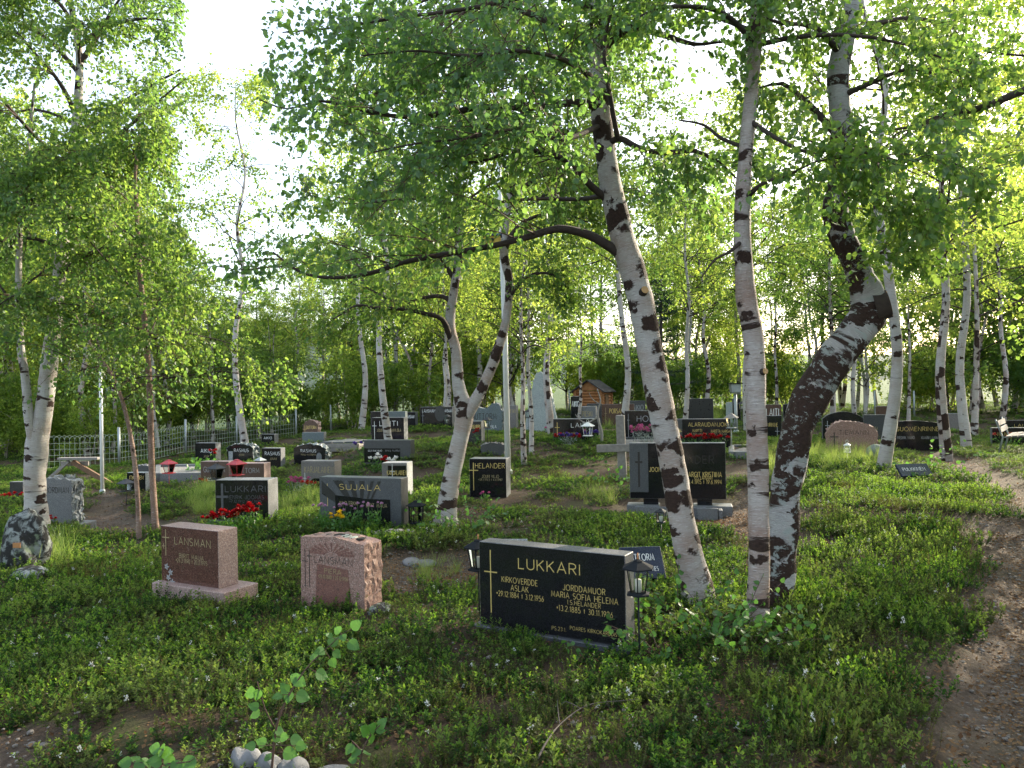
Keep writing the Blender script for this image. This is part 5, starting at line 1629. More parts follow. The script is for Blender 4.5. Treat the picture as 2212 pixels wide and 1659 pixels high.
def lantern(label, u, v_base, Y, hgt, r0, r1, sides=6, metal='iron', pole=None, roof=None, finial=None, cand=True, ring=False, z_base=None, rz=.3, group=None, pos=None):
    """glazed grave lantern; hgt = glass height, r0/r1 = foot and head radius; pole = height of a spike under it"""
    p = at(u, v_base, Y) if pos is None else np.array(pos)
    x, y = p[0], p[1]; zg = hz(x, y)
    zb = p[2]
    rm = roof or metal
    root = empty('lantern', (x, y, zg if pole is not None else zb), rz, label, 'lantern', group)
    z0 = zb - root.location[2]
    n = sides
    MB().lathe([(max(r0, r1) * .5, 0), (max(r0, r1) * 1.05, .004), (max(r0, r1) * 1.05, .014), (r0 * 1.04, .022)], n, (0, 0, z0), False).build('tray', MAT[metal], root)
    zt = z0 + .022
    for k in range(n):
        a = 2 * math.pi * k / n
        MB().tube([(r0 * math.cos(a), r0 * math.sin(a), zt), (r1 * math.cos(a), r1 * math.sin(a), zt + hgt)], [.006 if hgt > .15 else .004] * 2, 5).build('bar', MAT[metal], root)
        b = 2 * math.pi * (k + 1) / n; q = .97
        MB().add([(q * r0 * math.cos(a), q * r0 * math.sin(a), zt), (q * r0 * math.cos(b), q * r0 * math.sin(b), zt), (q * r1 * math.cos(b), q * r1 * math.sin(b), zt + hgt), (q * r1 * math.cos(a), q * r1 * math.sin(a), zt + hgt)], [(0, 1, 2, 3)]).build('pane', MAT['glass'], root)
    zr = zt + hgt
    MB().lathe([(r1 * 1.02, 0), (r1 * 1.42, -.006), (r1 * 1.42, .004), (r1 * .5, r1 * .5), (r1 * .42, r1 * .53), (r1 * .42, r1 * .6), (r1 * .12, r1 * .7)], n, (0, 0, zr), False).build('roof', MAT[rm], root)
    if finial:
        MB().lathe([(.005, 0), (.009, .008), (.004, .018), (.007, .028), (.002, .042)], 8, (0, 0, zr + r1 * .68)).build('finial', MAT[finial], root)
    if ring:
        MB().tube([(.03 * math.cos(t), 0, zr + r1 * .7 + .028 + .03 * math.sin(t)) for t in np.linspace(-1.5, 4.7, 12)], .003, 5).build('handle', MAT[metal], root)
    if cand:
        MB().lathe([(r0 * .42, 0), (r0 * .42, hgt * .5), (r0 * .38, hgt * .52)], 10, (0, 0, zt)).build('candle', MAT['candle'], root)
    if pole is not None:
        MB().tube([(0, 0, -.08), (0, 0, z0)], .006, 6).build('spike', MAT[metal], root)
    return root

lantern('dark iron lantern on a spike at the right end of the black slab', 1379, 1286, 4.95, .15, .05, .074, 6, 'greyiron', pole=1, finial='copper')
lantern('dark iron lantern on a spike half hidden at the left end of the black slab', 1034, 1232, 5.97, .155, .055, .08, 6, 'greyiron', pole=1, finial='copper')
lantern('dark grey garden lantern on the ground beside the sun-ray stone', 899, 1131, 9.7, .2, .085, .088, 6, 'greyiron', roof='greyiron', cand=False)
lantern('red lantern on a thin spike beside the kerbed gravel plot', 365, 1023, 15.5, .17, .07, .12, 4, 'redmetal', pole=1, roof='redmetal', cand=False)
lantern('red lantern in front of the paired brown stones', 512, 1027, 13.5, .17, .07, .12, 4, 'redmetal', pole=1, roof='redmetal', cand=False)
lantern('grey pole lantern with a bent hook above the black stone', 468, 1036, 13.0, .16, .07, .11, 4, 'iron', pole=1, cand=False, ring=True)
lantern('black lantern on the ground by the mossy mound', 273, 1062, 13.5, .12, .07, .11, 4, 'iron', cand=False, pole=1)
lantern('small pale-roofed lantern before the plain black stone', 562, 1008, 17.8, .12, .05, .10, 4, 'greyiron', roof='galv', pole=1, cand=False)
lantern('black lantern on a post behind the leaning birch', 1428, 1130, 8.6, .10, .05, .055, 4, 'iron', pole=1, cand=True)
lantern('pale sunlit lantern on a spike at the end of the gold-lettered stone', 1580, 925, 16.7, .20, .09, .13, 4, 'galv', pole=1, roof='oldwood', cand=False)
lantern('clear glass lantern on the ground by the slim birch', 1636, 981, 15.5, .14, .07, .07, 4, 'whitemetal', cand=True, ring=True, pole=1)
lantern('dark lantern beside the small dark stone with one red flower', 1053, 925, 17.8, .16, .06, .09, 4, 'iron', pole=1, cand=True)
lantern('dark lantern before the round-topped double stone', 966, 915, 25.0, .2, .08, .1, 4, 'iron', pole=1, cand=True)
lantern('dark lantern against the tall pale monument', 1141, 903, 23.0, .16, .08, .1, 4, 'iron', pole=1, cand=False)
lantern('small dark lantern on the ground behind the twisted birch', 1854, 930, 19.0, .14, .07, .08, 4, 'iron', pole=1, cand=False)
lantern('lantern hanging on a hook beside the dark narrow stone', 1603, 885, 27.0, .18, .09, .12, 4, 'iron', pole=1, cand=True, ring=True)
lantern('pale lantern standing in the sunlit grass before the pink boulder stone', 1830, 978, 15.0, .12, .08, .06, 4, 'whitemetal', cand=True, ring=True, pole=1)

# --- bare forked branch set in the ground with a white lantern hanging from it
pb = at(1298, 942, 17.6); zb = hz(pb[0], pb[1])
root = empty('dead_branch', (pb[0], pb[1], zb), 0, 'bare grey forked branch set upright before the wide black stone', 'branch')
def br(rows, w0, w1, nm):
    s = np.array([at(u, v, 17.6) for u, v in rows]) - np.array([pb[0], pb[1], zb])
    s = spline(s, .05)
    MB().tube(s, np.linspace(w0, w1, len(s)), 7).build(nm, MAT['oldwood'], root)
br([(1299, 958), (1300, 935), (1292, 905), (1292, 885), (1297, 865), (1290, 840)], .035, .012, 'stem')
br([(1292, 900), (1280, 908), (1265, 913), (1250, 905), (1243, 895)], .02, .008, 'fork')
br([(1293, 872), (1280, 862), (1272, 848)], .014, .006, 'fork')
pl = at(1270, 942, 17.5)
lantern('white lantern hanging from the bare forked branch', 1270, 942, 17.5, .20, .09, .12, 4, 'whitemetal', cand=False, ring=True)

# --- weathered wooden cross
pc = at(1345, 1008, 13.5); zc = hz(pc[0], pc[1])
Hc = at(1336, 897, 13.5)[2] - zc
root = empty('wooden_cross', (pc[0], pc[1], zc), R(-14), 'weathered grey wooden grave cross with a low crossbar', 'cross')
root.rotation_euler = (0, R(-1.5), R(-14))
MB().box((0, 0, Hc / 2 - .08), (.14, .12, Hc + .16)).build('upright', MAT['oldwood'], root, .008)
za = at(1336, 967, 13.5)[2] - zc
MB().box((-.1, -.075, za), (.62, .04, .13)).build('crossbar', MAT['oldwood'], root, .006)
keep_clear(pc[0], pc[1], 0, .12, .12)

# --- white flagpole, white post, lamp post
def pole(name, label, cat, rows, Y, r0, r1, mat, extra=None):
    s = np.array([at(u, v, Y) for u, v in rows]); z = hz(s[0, 0], s[0, 1])
    s[0, 2] = z - .1
    root = empty(name, (s[0, 0], s[0, 1], z), 0, label, cat)
    MB().tube(s - np.array([s[0, 0], s[0, 1], z]), np.linspace(r0, r1, len(s)), 12).build('shaft', MAT[mat], root)
    MB().lathe([(r0 * 1.5, -.05), (r0 * 1.5, .06), (r0 * 1.05, .08)], 12).build('collar', MAT['galv'], root)
    if extra: extra(root, s - np.array([s[0, 0], s[0, 1], z]))
    return root
pole('flagpole', 'white flagpole behind the black stone with bright side', 'flagpole', [(1097, 990), (1090, 700), (1082, 480), (1076, 330), (1068, 100)], 14.5, .055, .03, 'whitemetal',
     lambda r, s: MB().lathe([(.02, 0), (.045, .03), (.02, .07)], 10, tuple(s[-1])).build('finial', MAT['gold'], r))
pole('post', 'thin white post next to the wooden trestle', 'post', [(221, 1056), (217, 800)], 15.5, .035, .03, 'whitemetal', lambda r, s: MB().lathe([(.034, 0), (.034, .015), (.01, .03)], 10, tuple(s[-1])).build('cap', MAT['galv'], r))
def lamp_head(r, s):
    t = s[-1]
    MB().box((t[0], t[1], t[2] + .02), (.2, .2, .03)).build('neck_plate', MAT['galv'], r)
    MB().prism([(-.13, 0), (.13, 0), (.16, .26), (-.16, .26)], -.15, .15).build('lamp_head', MAT['galv'], r, .01, (t[0], t[1], t[2] + .036))
    MB().box((t[0], t[1], t[2] + .315), (.40, .40, .03)).build('lamp_cap', MAT['greyiron'], r)
pole('lamp_post', 'galvanised lamp post with a box head behind the gold-lettered stone', 'lamp post', [(1590, 912), (1588, 850)], 25.0, .06, .05, 'galv', lamp_head)

# --- nest box painted blue and yellow in the forked birch
pn = at(1064, 520, 9.62)
root = empty('nest_box', pn, 0, 'small blue and yellow nest box fixed in the forked birch', 'nest box')
MAT['boxyellow'] = plain('yellow_paint', (.55, .38, .06), .6, 0, .15, 20); MAT['boxblue'] = plain('blue_paint', (.03, .06, .22), .6, 0, .15, 20)
MB().box((0, 0, 0), (.2, .16, .09)).build('box', MAT['boxyellow'], root, .004)
MB().box((0, -.01, .057), (.23, .2, .022)).build('lid', MAT['boxblue'], root, .003)
MB().lathe([(.022, 0), (.022, .004)], 12).build('hole_shade_disc', MAT['iron'], root, 0, (0, -.078, 0), (R(90), 0, 0))  # solid dark disc on the front, its colour stands in for the opening's shade
MB().tube([(0, .07, .02), (.12, .26, .03)], .01, 6).build('bracket', MAT['iron'], root)

# --- log hut
ph_ = at(1282, 893, 37.0); zz = hz(ph_[0], ph_[1])
root = empty('log_hut', (ph_[0], ph_[1], zz), R(-24), 'small brown log hut with a dark pitched roof at the edge of the wood', 'hut')
hw, hd, hh = .62, .7, 1.05
for k in range(8):
    zc_ = .08 + k * .135
    for sy in (-1, 1):
        MB().tube([(-hw - .1, sy * hd, zc_), (hw + .1, sy * hd, zc_)], .068, 8).build('log', MAT['logwood'], root)
    for sx in (-1, 1):
        MB().tube([(sx * hw, -hd - .1, zc_ + .067), (sx * hw, hd + .1, zc_ + .067)], .068, 8).build('log', MAT['logwood'], root)
for sy in (-1, 1):
    MB().prism([(-hw, 0), (hw, 0), (0, .42)], -.03, .03).build('gable', MAT['logwood'], root, 0, (0, sy * hd, hh + .08))
for sx in (-1, 1):
    MB().box((sx * .42, 0, hh + .27), (1.0, 1.8, .05), (0, sx * R(34), 0)).build('roof_slope', MAT['roofing'], root)
MB().box((hw + .075, -.1, .5), (.02, .5, .9)).build('door', MAT['brownwood'], root)

# --- wire fence with arched tops
F_PX = [(95, 1022, 22.5), (258, 1014, 24.0), (402, 995, 27.0), (512, 976, 29.5), (640, 950, 32), (715, 925, 34), (790, 912, 35.5), (900, 900, 37), (985, 898, 38), (1100, 896, 39), (1230, 893, 40.5), (1420, 890, 42), (1600, 890, 41), (1745, 893, 38), (1890, 897, 36), (1975, 900, 35), (2112, 905, 33), (2300, 915, 31)]
fp = [at(*q)[:2] for q in F_PX]
b0 = fp[0]
root = empty('wire_fence', (b0[0], b0[1], hz(*b0)), 0, 'galvanised wire fence with arched tops along the edge of the graveyard', 'fence')
ob = np.array([b0[0], b0[1], hz(*b0)])
for k, q in enumerate(fp):
    z = hz(*q); c = np.array([q[0], q[1], z]) - ob
    MB().tube([c + (0, 0, -.1), c + (0, 0, 1.15)], .04, 8).build('post', MAT['galv'], root)
for k in range(4):
    a, b = np.array(fp[k]), np.array(fp[k + 1])
    L = np.linalg.norm(b - a); n = max(3, int(L / .13))
    mb = []; segs = []
    t = np.linspace(0, 1, n + 1); X = a[0] + (b[0] - a[0]) * t; Yy = a[1] + (b[1] - a[1]) * t; Z = h(X, Yy)
    P = np.stack([X, Yy, Z], 1) - ob
    wires = []
    for i in range(n + 1):
        wires.append(np.stack([P[i] + (0, 0, .03), P[i] + (0, 0, .32), P[i] + (0, 0, .62), P[i] + (0, 0, .82)]))
    for i in range(n - 1):       # arches over two spans
        m_ = (P[i] + P[i + 2]) / 2
        wires.append(np.stack([P[i] + (0, 0, .82), P[i] * .85 + m_ * .15 + (0, 0, .90), m_ * .8 + P[i] * .2 + (0, 0, .94), m_ + (0, 0, .955)]))
        wires.append(np.stack([m_ + (0, 0, .955), m_ * .8 + P[i + 2] * .2 + (0, 0, .94), P[i + 2] * .85 + m_ * .15 + (0, 0, .90), P[i + 2] + (0, 0, .82)]))
    for zh in (.05, .22, .39, .56, .73):
        for i in range(n):
            wires.append(np.stack([P[i] + (P[i + 1] - P[i]) * q + np.array([0, 0, zh]) for q in (0, .33, .67, 1)]))
    V, F = batch_tubes(np.array(wires), np.full((len(wires), 4), .006), 3)
    link('wire_panel', mesh_np('wire_panel', V, F), MAT['wire' if k < 4 else 'galv'], root) if 'wire' in MAT else link('wire_panel', mesh_np('wire_panel', V, F), MAT['galv'], root)

# --- bench seen from its end
bp = at(2168, 990, 18.5); zb = hz(bp[0], bp[1])
root = empty('bench', (bp[0], bp[1], zb), R(-37), 'grey slatted bench at the picture edge seen from its end', 'bench')
for k in range(4):
    MB().box((.10 + k * .125, .75, .45 + k * .012), (.105, 1.5, .03), (0, R(-6), 0)).build('seat_slat', MAT['oldwood'], root, .004)
for k in range(2):
    MB().box((-.06 - k * .045, .75, .60 + k * .15), (.03, 1.5, .12), (0, R(-16), 0)).build('back_slat', MAT['oldwood'], root, .004)
for yy in (.12, 1.38):
    MB().tube([(-.12, yy, -.03), (-.02, yy, .42), (-.16, yy, .84)], .02, 6).build('back_leg', MAT['galv'], root)
    MB().tube([(.52, yy, -.03), (.47, yy, .46)], .02, 6).build('front_leg', MAT['galv'], root)
    MB().tube([(-.02, yy, .42), (.52, yy, .455)], .016, 6).build('seat_rail', MAT['galv'], root)

# --- wooden trestle
tp = at(170, 1048, 16.5); zt = hz(tp[0], tp[1])
root = empty('wooden_trestle', (tp[0], tp[1], zt), 0, 'low wooden trestle with a grey top board and slanted beams', 'trestle')
def tw(p): return at(p[0], p[1], 16.5) - np.array([tp[0], tp[1], zt])
def beam(a, b, w, d, mat, nm, dy=0):
    a = tw(a); b = tw(b); a[1] += dy; b[1] += dy
    L = np.linalg.norm(b - a); c = (a + b) / 2
    MB().box(c, (L, d, w), (0, -math.atan2(b[2] - a[2], b[0] - a[0]), 0)).build(nm, MAT[mat], root, .004)
beam((128, 991), (214, 990), .05, .16, 'oldwood', 'top_board')
beam((126, 1003), (186, 1002), .09, .04, 'oldwood', 'cross_board', .1)
beam((150, 996), (95, 1045), .06, .06, 'oldwood', 'slanted_beam', -.02)
beam((155, 998), (248, 1052), .10, .07, 'brownwood', 'slanted_beam', .03)

# --- kerbs and plots
def kerb_plot(label, u0, u1, v0, v1, mat, Y0, Y1, fill='rock', hh=.14, psi=0):
    p = [at(u0, v1, Y0), at(u1, v1, Y0), at(u1, v0, Y1), at(u0, v0, Y1)]
    c = np.mean(p, 0); z = np.mean([hz(q[0], q[1]) for q in p])
    root = empty('grave_kerb', (c[0], c[1], z), 0, label, 'grave kerb')
    for k in range(4):
        a, b = p[k] - np.array([c[0], c[1], 0]), p[(k + 1) % 4] - np.array([c[0], c[1], 0])
        d = b - a; L = math.hypot(d[0], d[1])
        MB().box(((a[0] + b[0]) / 2, (a[1] + b[1]) / 2, hh / 2 - .08 + (.003 if k % 2 else 0)), (L - (.0 if k % 2 else .12), .11, hh + .16), (0, 0, math.atan2(d[1], d[0]))).build('kerb_stone', MAT[mat], root, .006)
    q = [(v[0] - c[0]) * .93 for v in p], [(v[1] - c[1]) * .93 for v in p]
    MB().add([(q[0][i], q[1][i], hh - .05) for i in range(4)] + [(q[0][i], q[1][i], -.05) for i in range(4)], [(0, 1, 2, 3), (0, 4, 5, 1), (1, 5, 6, 2), (2, 6, 7, 3), (3, 7, 4, 0)]).build('gravel_bed', MAT['gravelbed'], root)
    w = max(abs(v[0] - c[0]) for v in p); dd = max(abs(v[1] - c[1]) for v in p)
    keep_clear(c[0], c[1], 0, w, dd)
    return root
MAT['gravelbed'] = granite('gravel_bed', (.22, .21, .19), (.1, .09, .08), (.38, .37, .34), .9, 60, bmp=.9)
kerb_plot('blue-grey kerbed gravel plot left of the paired brown stones', 342, 448, 1018, 1036, 'greygran', 17.5, 19.5)
kerb_plot('kerbed gravel plot before the wide black stone with pink bush', 1345, 1450, 948, 958, 'darkgrey', 17.6, 19.6)
kerb_plot('pale kerbed plot at the end of the gold-lettered stone', 1580, 1625, 966, 984, 'greygran', 15.6, 17.2, hh=.09)
# a slab-covered grave framed with timber
p = at(745, 982, 20.0); z = hz(p[0], p[1])
root = empty('slab_grave', (p[0], p[1], z), R(-8), 'low timber-framed grave covered with grey slate slabs', 'grave')
for k in range(2):
    MB().box((0, -.5, .05 + k * .1), (1.0, .06, .095)).build('timber', MAT['oldwood'], root, .004)
    MB().box((.5, 0, .05 + k * .1), (.06, .95, .094)).build('timber', MAT['oldwood'], root, .004)
    MB().box((-.5, 0, .05 + k * .1), (.06, .95, .093)).build('timber', MAT['oldwood'], root, .004)
g = np.random.default_rng(12)
for i in range(3):
    for j in range(3):
        MB().box((-.31 + i * .31, -.32 + j * .32, .215 + g.uniform(0, .02)), (.29 * g.uniform(.85, 1.02), .3, .03), (g.uniform(-.03, .03), g.uniform(-.03, .03), g.uniform(-.06, .06))).build('slate_slab', MAT['midgrey'], root, .006)
keep_clear(p[0], p[1], R(-8), .55, .55)

# ------------------------------------------------------------------ flowers
def flower_plant(name, label, u, v, Y, n, petal, hh, spread, head, leafm='green_leaf', nleaf=60, cat='plant', group=None, petals=9, leafsize=.045, seed=0, pos=None):
    g = np.random.default_rng(seed + int(u * 7 + v))
    p = at(u, v, Y) if pos is None else np.array(pos); z = hz(p[0], p[1])
    root = empty(name, (p[0], p[1], z), 0, label, cat, group)
    keep_clear(p[0], p[1], 0, spread * .8, spread * .8)
    P = np.stack([spread * .8 * g.standard_normal(nleaf) * .6, spread * .6 * g.standard_normal(nleaf), hh * g.uniform(.05, .8, nleaf)], 1)
    D = rand_unit(g, nleaf) + np.array([0, -.1, .4]); V, F = ovates(P, D, rand_unit(g, nleaf) + np.array([0, 0, .8]), leafsize * g.uniform(.7, 1.2, nleaf), .75)
    tag(link('foliage', mesh_np('foliage', V, F), MAT[leafm], root), kind='stuff')
    stems = np.stack([np.stack([(0 * g.uniform(), 0, -.02), (P[k][0] * .5, P[k][1] * .5, P[k][2] * .5), tuple(P[k] * .9), tuple(P[k])]) for k in range(min(nleaf, 25))])
    V, F = batch_tubes(stems, np.full((len(stems), 4), .002), 3)
    link('stems', mesh_np('stems', V, F), MAT[leafm], root)
    for k in range(n):
        c = np.array([spread * g.uniform(-1, 1), spread * .7 * g.uniform(-1, .8), hh * g.uniform(.82, 1.15)])
        m = petals
        a = np.arange(m) * 2.4 + g.uniform(0, 6)
        tilt = np.linspace(.15, 1.3, m)
        D = np.stack([np.cos(a) * np.cos(tilt), np.sin(a) * np.cos(tilt), np.sin(tilt)], 1) + np.array([0, -.25, 0])
        V, F = ovates(np.repeat(c[None], m, 0), D, np.tile([0, 0, 1.0], (m, 1)) + .3 * rand_unit(g, m), np.full(m, head * g.uniform(.85, 1.15)), 1.0)
        link('flower', mesh_np('flower', V, F), MAT['petal_' + petal], root)
        MB().tube([(c[0] * .4, c[1] * .4, 0), (c[0] * .8, c[1] * .8, c[2] * .6), tuple(c)], .002, 4).build('flower_stalk', MAT[leafm], root)
    return root
# red begonias before the black stone
for k, (u, v, n) in enumerate([(458, 1132, 15), (492, 1130, 16), (526, 1128, 18), (552, 1128, 10)]):
    flower_plant('begonia', ['begonia with dense red blooms, outermost on the lantern side of the black stone', 'second red begonia from the outer end before the black stone', 'red begonia before the middle of the black stone', 'red begonia near the sunlit end of the black stone'][k],
                 u, v, 9.75, n, 'red', .24 if k < 2 else .29, .11, .045, nleaf=50, seed=k)
flower_plant('leafy_plant', 'bright green broad-leaved plant under the red begonias', 490, 1140, 9.4, 0, 'red', .14, .14, .04, nleaf=70, leafsize=.08)
for k, (u, v, n) in enumerate([(700, 1130, 7), (745, 1128, 7), (770, 1126, 5), (808, 1128, 7)]):
    flower_plant('carnation', ['pink carnations under the cross of the sun-ray stone', 'pink carnations beside the yellow pansies', 'short pink carnations before the book panel', 'pink carnations nearest the rounded kerb stones'][k],
                 u, v, 9.35, n, 'lilac', .30, .11, .028, nleaf=110, leafsize=.04, seed=k + 10)
flower_plant('pansy', 'yellow pansies before the sun-ray stone', 728, 1142, 9.15, 10, 'yellow', .24, .08, .036, nleaf=40, seed=20)
flower_plant('geranium', 'magenta and red flowers before the grey-brown stone', 645, 1056, 13.4, 14, 'pink', .26, .22, .05, 'silver_leaf', 60, seed=21)
flower_plant('geranium', 'small red flowers beside the magenta ones', 668, 1058, 13.2, 8, 'red', .22, .12, .05, nleaf=40, seed=22)
flower_plant('lily', 'white flowers before the long grey stone', 812, 1008, 16.0, 4, 'white', .32, .16, .07, nleaf=40, seed=23)
flower_plant('begonia', 'red flower between the white flowers of the long grey stone', 826, 1008, 15.9, 5, 'red', .26, .10, .06, nleaf=25, seed=24)
flower_plant('lily', 'white flowers next to the grey stone with black name panel', 846, 1008, 15.8, 4, 'white', .28, .10, .07, nleaf=25, seed=25)
flower_plant('pansy', 'deep purple flowers beside the timber-framed grave', 786, 958, 18.3, 16, 'purple', .26, .24, .07, nleaf=70, seed=26)
flower_plant('pansy', 'purple flowers at the end of the wide black stone with cross', 1228, 945, 17.7, 12, 'purple', .22, .22, .06, 'silver_leaf', 60, seed=27)
flower_plant('begonia', 'red flowers under the gold cross of the wide black stone', 1207, 945, 17.8, 8, 'red', .2, .14, .06, nleaf=40, seed=28)
flower_plant('begonia', 'red flowers between purple ones at the wide black stone', 1246, 945, 17.7, 6, 'red', .18, .12, .06, nleaf=40, seed=29)
flower_plant('pansy', 'purple flowers behind the white hanging lantern', 1283, 943, 17.7, 10, 'purple', .22, .14, .06, nleaf=50, seed=30)
flower_plant('flower_bush', 'round bush of pink flowers before the wide black stone', 1392, 944, 18.6, 34, 'pink', .42, .34, .06, 'silver_leaf', 160, seed=31)
for k, u in enumerate((1482, 1506, 1530, 1556)):
    flower_plant('begonia', ['red begonia under the gold ray emblem of the long black stone', 'second red begonia along the long gold-lettered stone', 'third red begonia along the long gold-lettered stone', 'red begonia nearest the pale lantern of the gold-lettered stone'][k], u, 968, 16.5, 9, 'red', .27, .2, .06, nleaf=60, seed=40 + k)
flower_plant('begonia', 'red flowers before the small dark stone at the picture edge', 26, 1084, 14.6, 12, 'red', .14, .18, .05, nleaf=40, seed=50)
flower_plant('begonia', 'red flowers at the foot of the rough grey stone', 108, 1142, 11.2, 6, 'red', .16, .10, .04, nleaf=25, seed=51)
flower_plant('begonia', 'single red bloom beside the small black stone near the gravel plot', 462, 1000, 20.2, 6, 'red', .34, .1, .06, nleaf=40, seed=52)
flower_plant('begonia', 'red flowers at the dark lantern of the paired brown stones', 440, 1055, 14.9, 6, 'red', .18, .08, .045, nleaf=25, seed=53)
flower_plant('begonia', 'red flower on the small dark stone behind the forked birch', 1030, 948, 17.6, 5, 'red', .3, .1, .05, nleaf=30, seed=54)
flower_plant('begonia', 'red flowers before the black stone behind the bench', 2180, 958, 20.8, 12, 'red', .3, .4, .07, nleaf=80, seed=55)
flower_plant('begonia', 'pink flowers at the foot of the tall pale monument', 1184, 927, 22.8, 5, 'pink', .2, .12, .06, nleaf=30, seed=56)
flower_plant('leafy_plant', 'large green leafy plant on the kerbed gravel plot', 434, 1010, 18.6, 0, 'red', .4, .25, .04, nleaf=90, leafsize=.12, seed=57)
flower_plant('carnation', 'small pink flowers before the black stone with bright side', 1050, 1074, 11.9, 4, 'pink', .12, .08, .03, nleaf=25, seed=58)

# ------------------------------------------------------------------ rocks
def rock(label, u, v, Y, sx, sy, sz, mat='rock', seed=1, sub=3, dz=0.0, amp=.12, name='rock', pos=None, cut=0):
    g = np.random.default_rng(seed)
    p = at(u, v, Y) if pos is None else np.array(pos); z = hz(p[0], p[1])
    bm = bmesh.new(); bmesh.ops.create_icosphere(bm, subdivisions=sub, radius=1.0)
    f1 = g.uniform(1.2, 2.2, (5, 3)); ph = g.uniform(0, 6, 5)
    for vv in bm.verts:
        d = np.array(vv.co)
        k = 1 + amp * sum(math.sin(float(f1[i] @ d) * 1.9 + ph[i]) for i in range(5)) * .6 + amp * .12 * g.standard_normal()
        vv.co = Vector((d[0] * k * sx, d[1] * k * sy, d[2] * k * sz))
    me = bpy.data.meshes.new(name); bm.to_mesh(me); bm.free()
    for q in me.polygons: q.use_smooth = True
    o = link(name, me, MAT[mat], None, (p[0], p[1], z + dz), (0, 0, g.uniform(0, 6)))
    tag(o, label, 'rock')
    keep_clear(p[0], p[1], 0, sx * .8, sy * .8)
    return o
def lichen_rock_mat():
    m, nt, out = new_mat('lichen_rock')
    c = coords(nt)
    col = mixc(nt, ramp(nt, noise(nt, c, 9, 6, .65, .5), [(.48, 0), (.58, 1)]), (.028, .028, .027), (.24, .26, .25))
    col = mixc(nt, ramp(nt, noise(nt, c, 5, 5), [(.58, 0), (.64, 1)]), col, (.16, .2, .13))
    finish(nt, out, col, .9, bump(nt, noise(nt, c, 14, 6, .7), .8, .03), .2)
    return m
MAT['lichenrock'] = lichen_rock_mat()
lr = rock('upright lichen-covered rock with a small plaque at the picture edge', 52, 1215, 8.0, .21, .18, .42, 'lichenrock', 3, 4, .15, .2, 'lichen_rock')
o = MB().box((0, 0, 0), (.075, .008, .05)).build('plaque', MAT['copper'], None, .002)
pp_ = at(36, 1178, 7.8); lr.rotation_euler = (0, 0, 0)
o.parent = lr; o.location = (pp_[0] - lr.location[0], pp_[1] - lr.location[1], pp_[2] - lr.location[2])
rock('flat mossy rock at the foot of the lichen-covered rock', 70, 1250, 7.5, .22, .16, .08, 'lichenrock', 5, 3, .01)
for k, (u, v, Y, sx, sz) in enumerate([(527, 1632, 3.42, .075, .05), (580, 1640, 3.40, .07, .05), (632, 1645, 3.38, .07, .045), (705, 1652, 3.35, .10, .03)]):
    rock(['bluish round stone first in the row at the bottom edge', 'second stone in the row, under the sapling stem', 'third pale stone in the row at the bottom edge', 'flat dark stone ending the row at the bottom edge'][k], u, v, Y, sx, sx * .8, sz, 'rock', 60 + k, 3, .012)
for k, (u, v, s) in enumerate([(785, 1132, .05), (812, 1134, .06), (842, 1134, .07), (862, 1140, .07), (888, 1148, .06)]):
    rock(['small rounded kerb stone first before the book panel', 'second rounded kerb stone before the sun-ray stone', 'third rounded kerb stone, pinkish', 'largest rounded kerb stone before the sun-ray stone', 'outermost rounded kerb stone by the garden lantern'][k], u, v, 9.1, s * 1.2, s, s * .8, 'palerock', 70 + k, 3, .02)
rock('flat lichened stone flake at the corner of the pink stone', 822, 1332, 6.1, .12, .07, .045, 'lichenrock', 80, 3, .02)
rock('blue-grey boulder beside the pink boulder stone', 1893, 972, 15.6, .22, .2, .2, 'bluegrey', 81, 3, .08, .08)
for k, (u, v) in enumerate([(886, 1172), (905, 1180), (925, 1190)]):
    rock(['half-buried stone nearest the garden lantern', 'middle half-buried stone on the trodden soil', 'outer half-buried stone on the trodden soil'][k], u, v, 8.2, .12, .09, .04, 'rock', 90 + k, 3, .01)

# ------------------------------------------------------------------ saplings and sprouts with leaves big enough to tell apart
def serrate_leaf():
    """birch leaf mesh, unit long along +y, lying in x-y, with a folded midrib"""
    pr = [(0, 0), (.20, .05), (.36, .16), (.42, .30), (.40, .45), (.31, .62), (.19, .80), (.07, .93), (0, 1.0)]
    V = []; F = []
    n = len(pr)
    for x, y in pr:
        V.append((0, y, -.02 * math.sin(y * 3.1)))
    for x, y in pr:
        V.append((x, y, .10 * x - .10 * y * y))
    for x, y in pr:
        V.append((-x, y, .10 * x - .10 * y * y))
    for i in range(n - 1):
        F.append((i, n + i, n + i + 1, i + 1)); F.append((i, i + 1, 2 * n + i + 1, 2 * n + i))
    me = bpy.data.meshes.new('leaf'); me.from_pydata(V, [], F); me.update()
    me.materials.append(MAT['sapling_leaf'])
    return me
MAT['sapling_leaf'] = leaf_mat('sapling_leaf', (.04, .11, .025), (.065, .16, .035), (.14, .36, .04), (.22, .48, .06), .4, .42, .4)
LEAF = serrate_leaf()
def leaf_part(root, p, d, nrm, s):
    d = Vector(d).normalized(); nrm = Vector(nrm); x = d.cross(nrm).normalized(); zc_ = x.cross(d)
    o = link('leaf', LEAF, None, root)
    m = Matrix((x, d, zc_)).transposed().to_4x4()
    o.matrix_local = Matrix.Translation(Vector([float(c) for c in p])) @ m @ Matrix.Scale(float(s), 4)
    return o
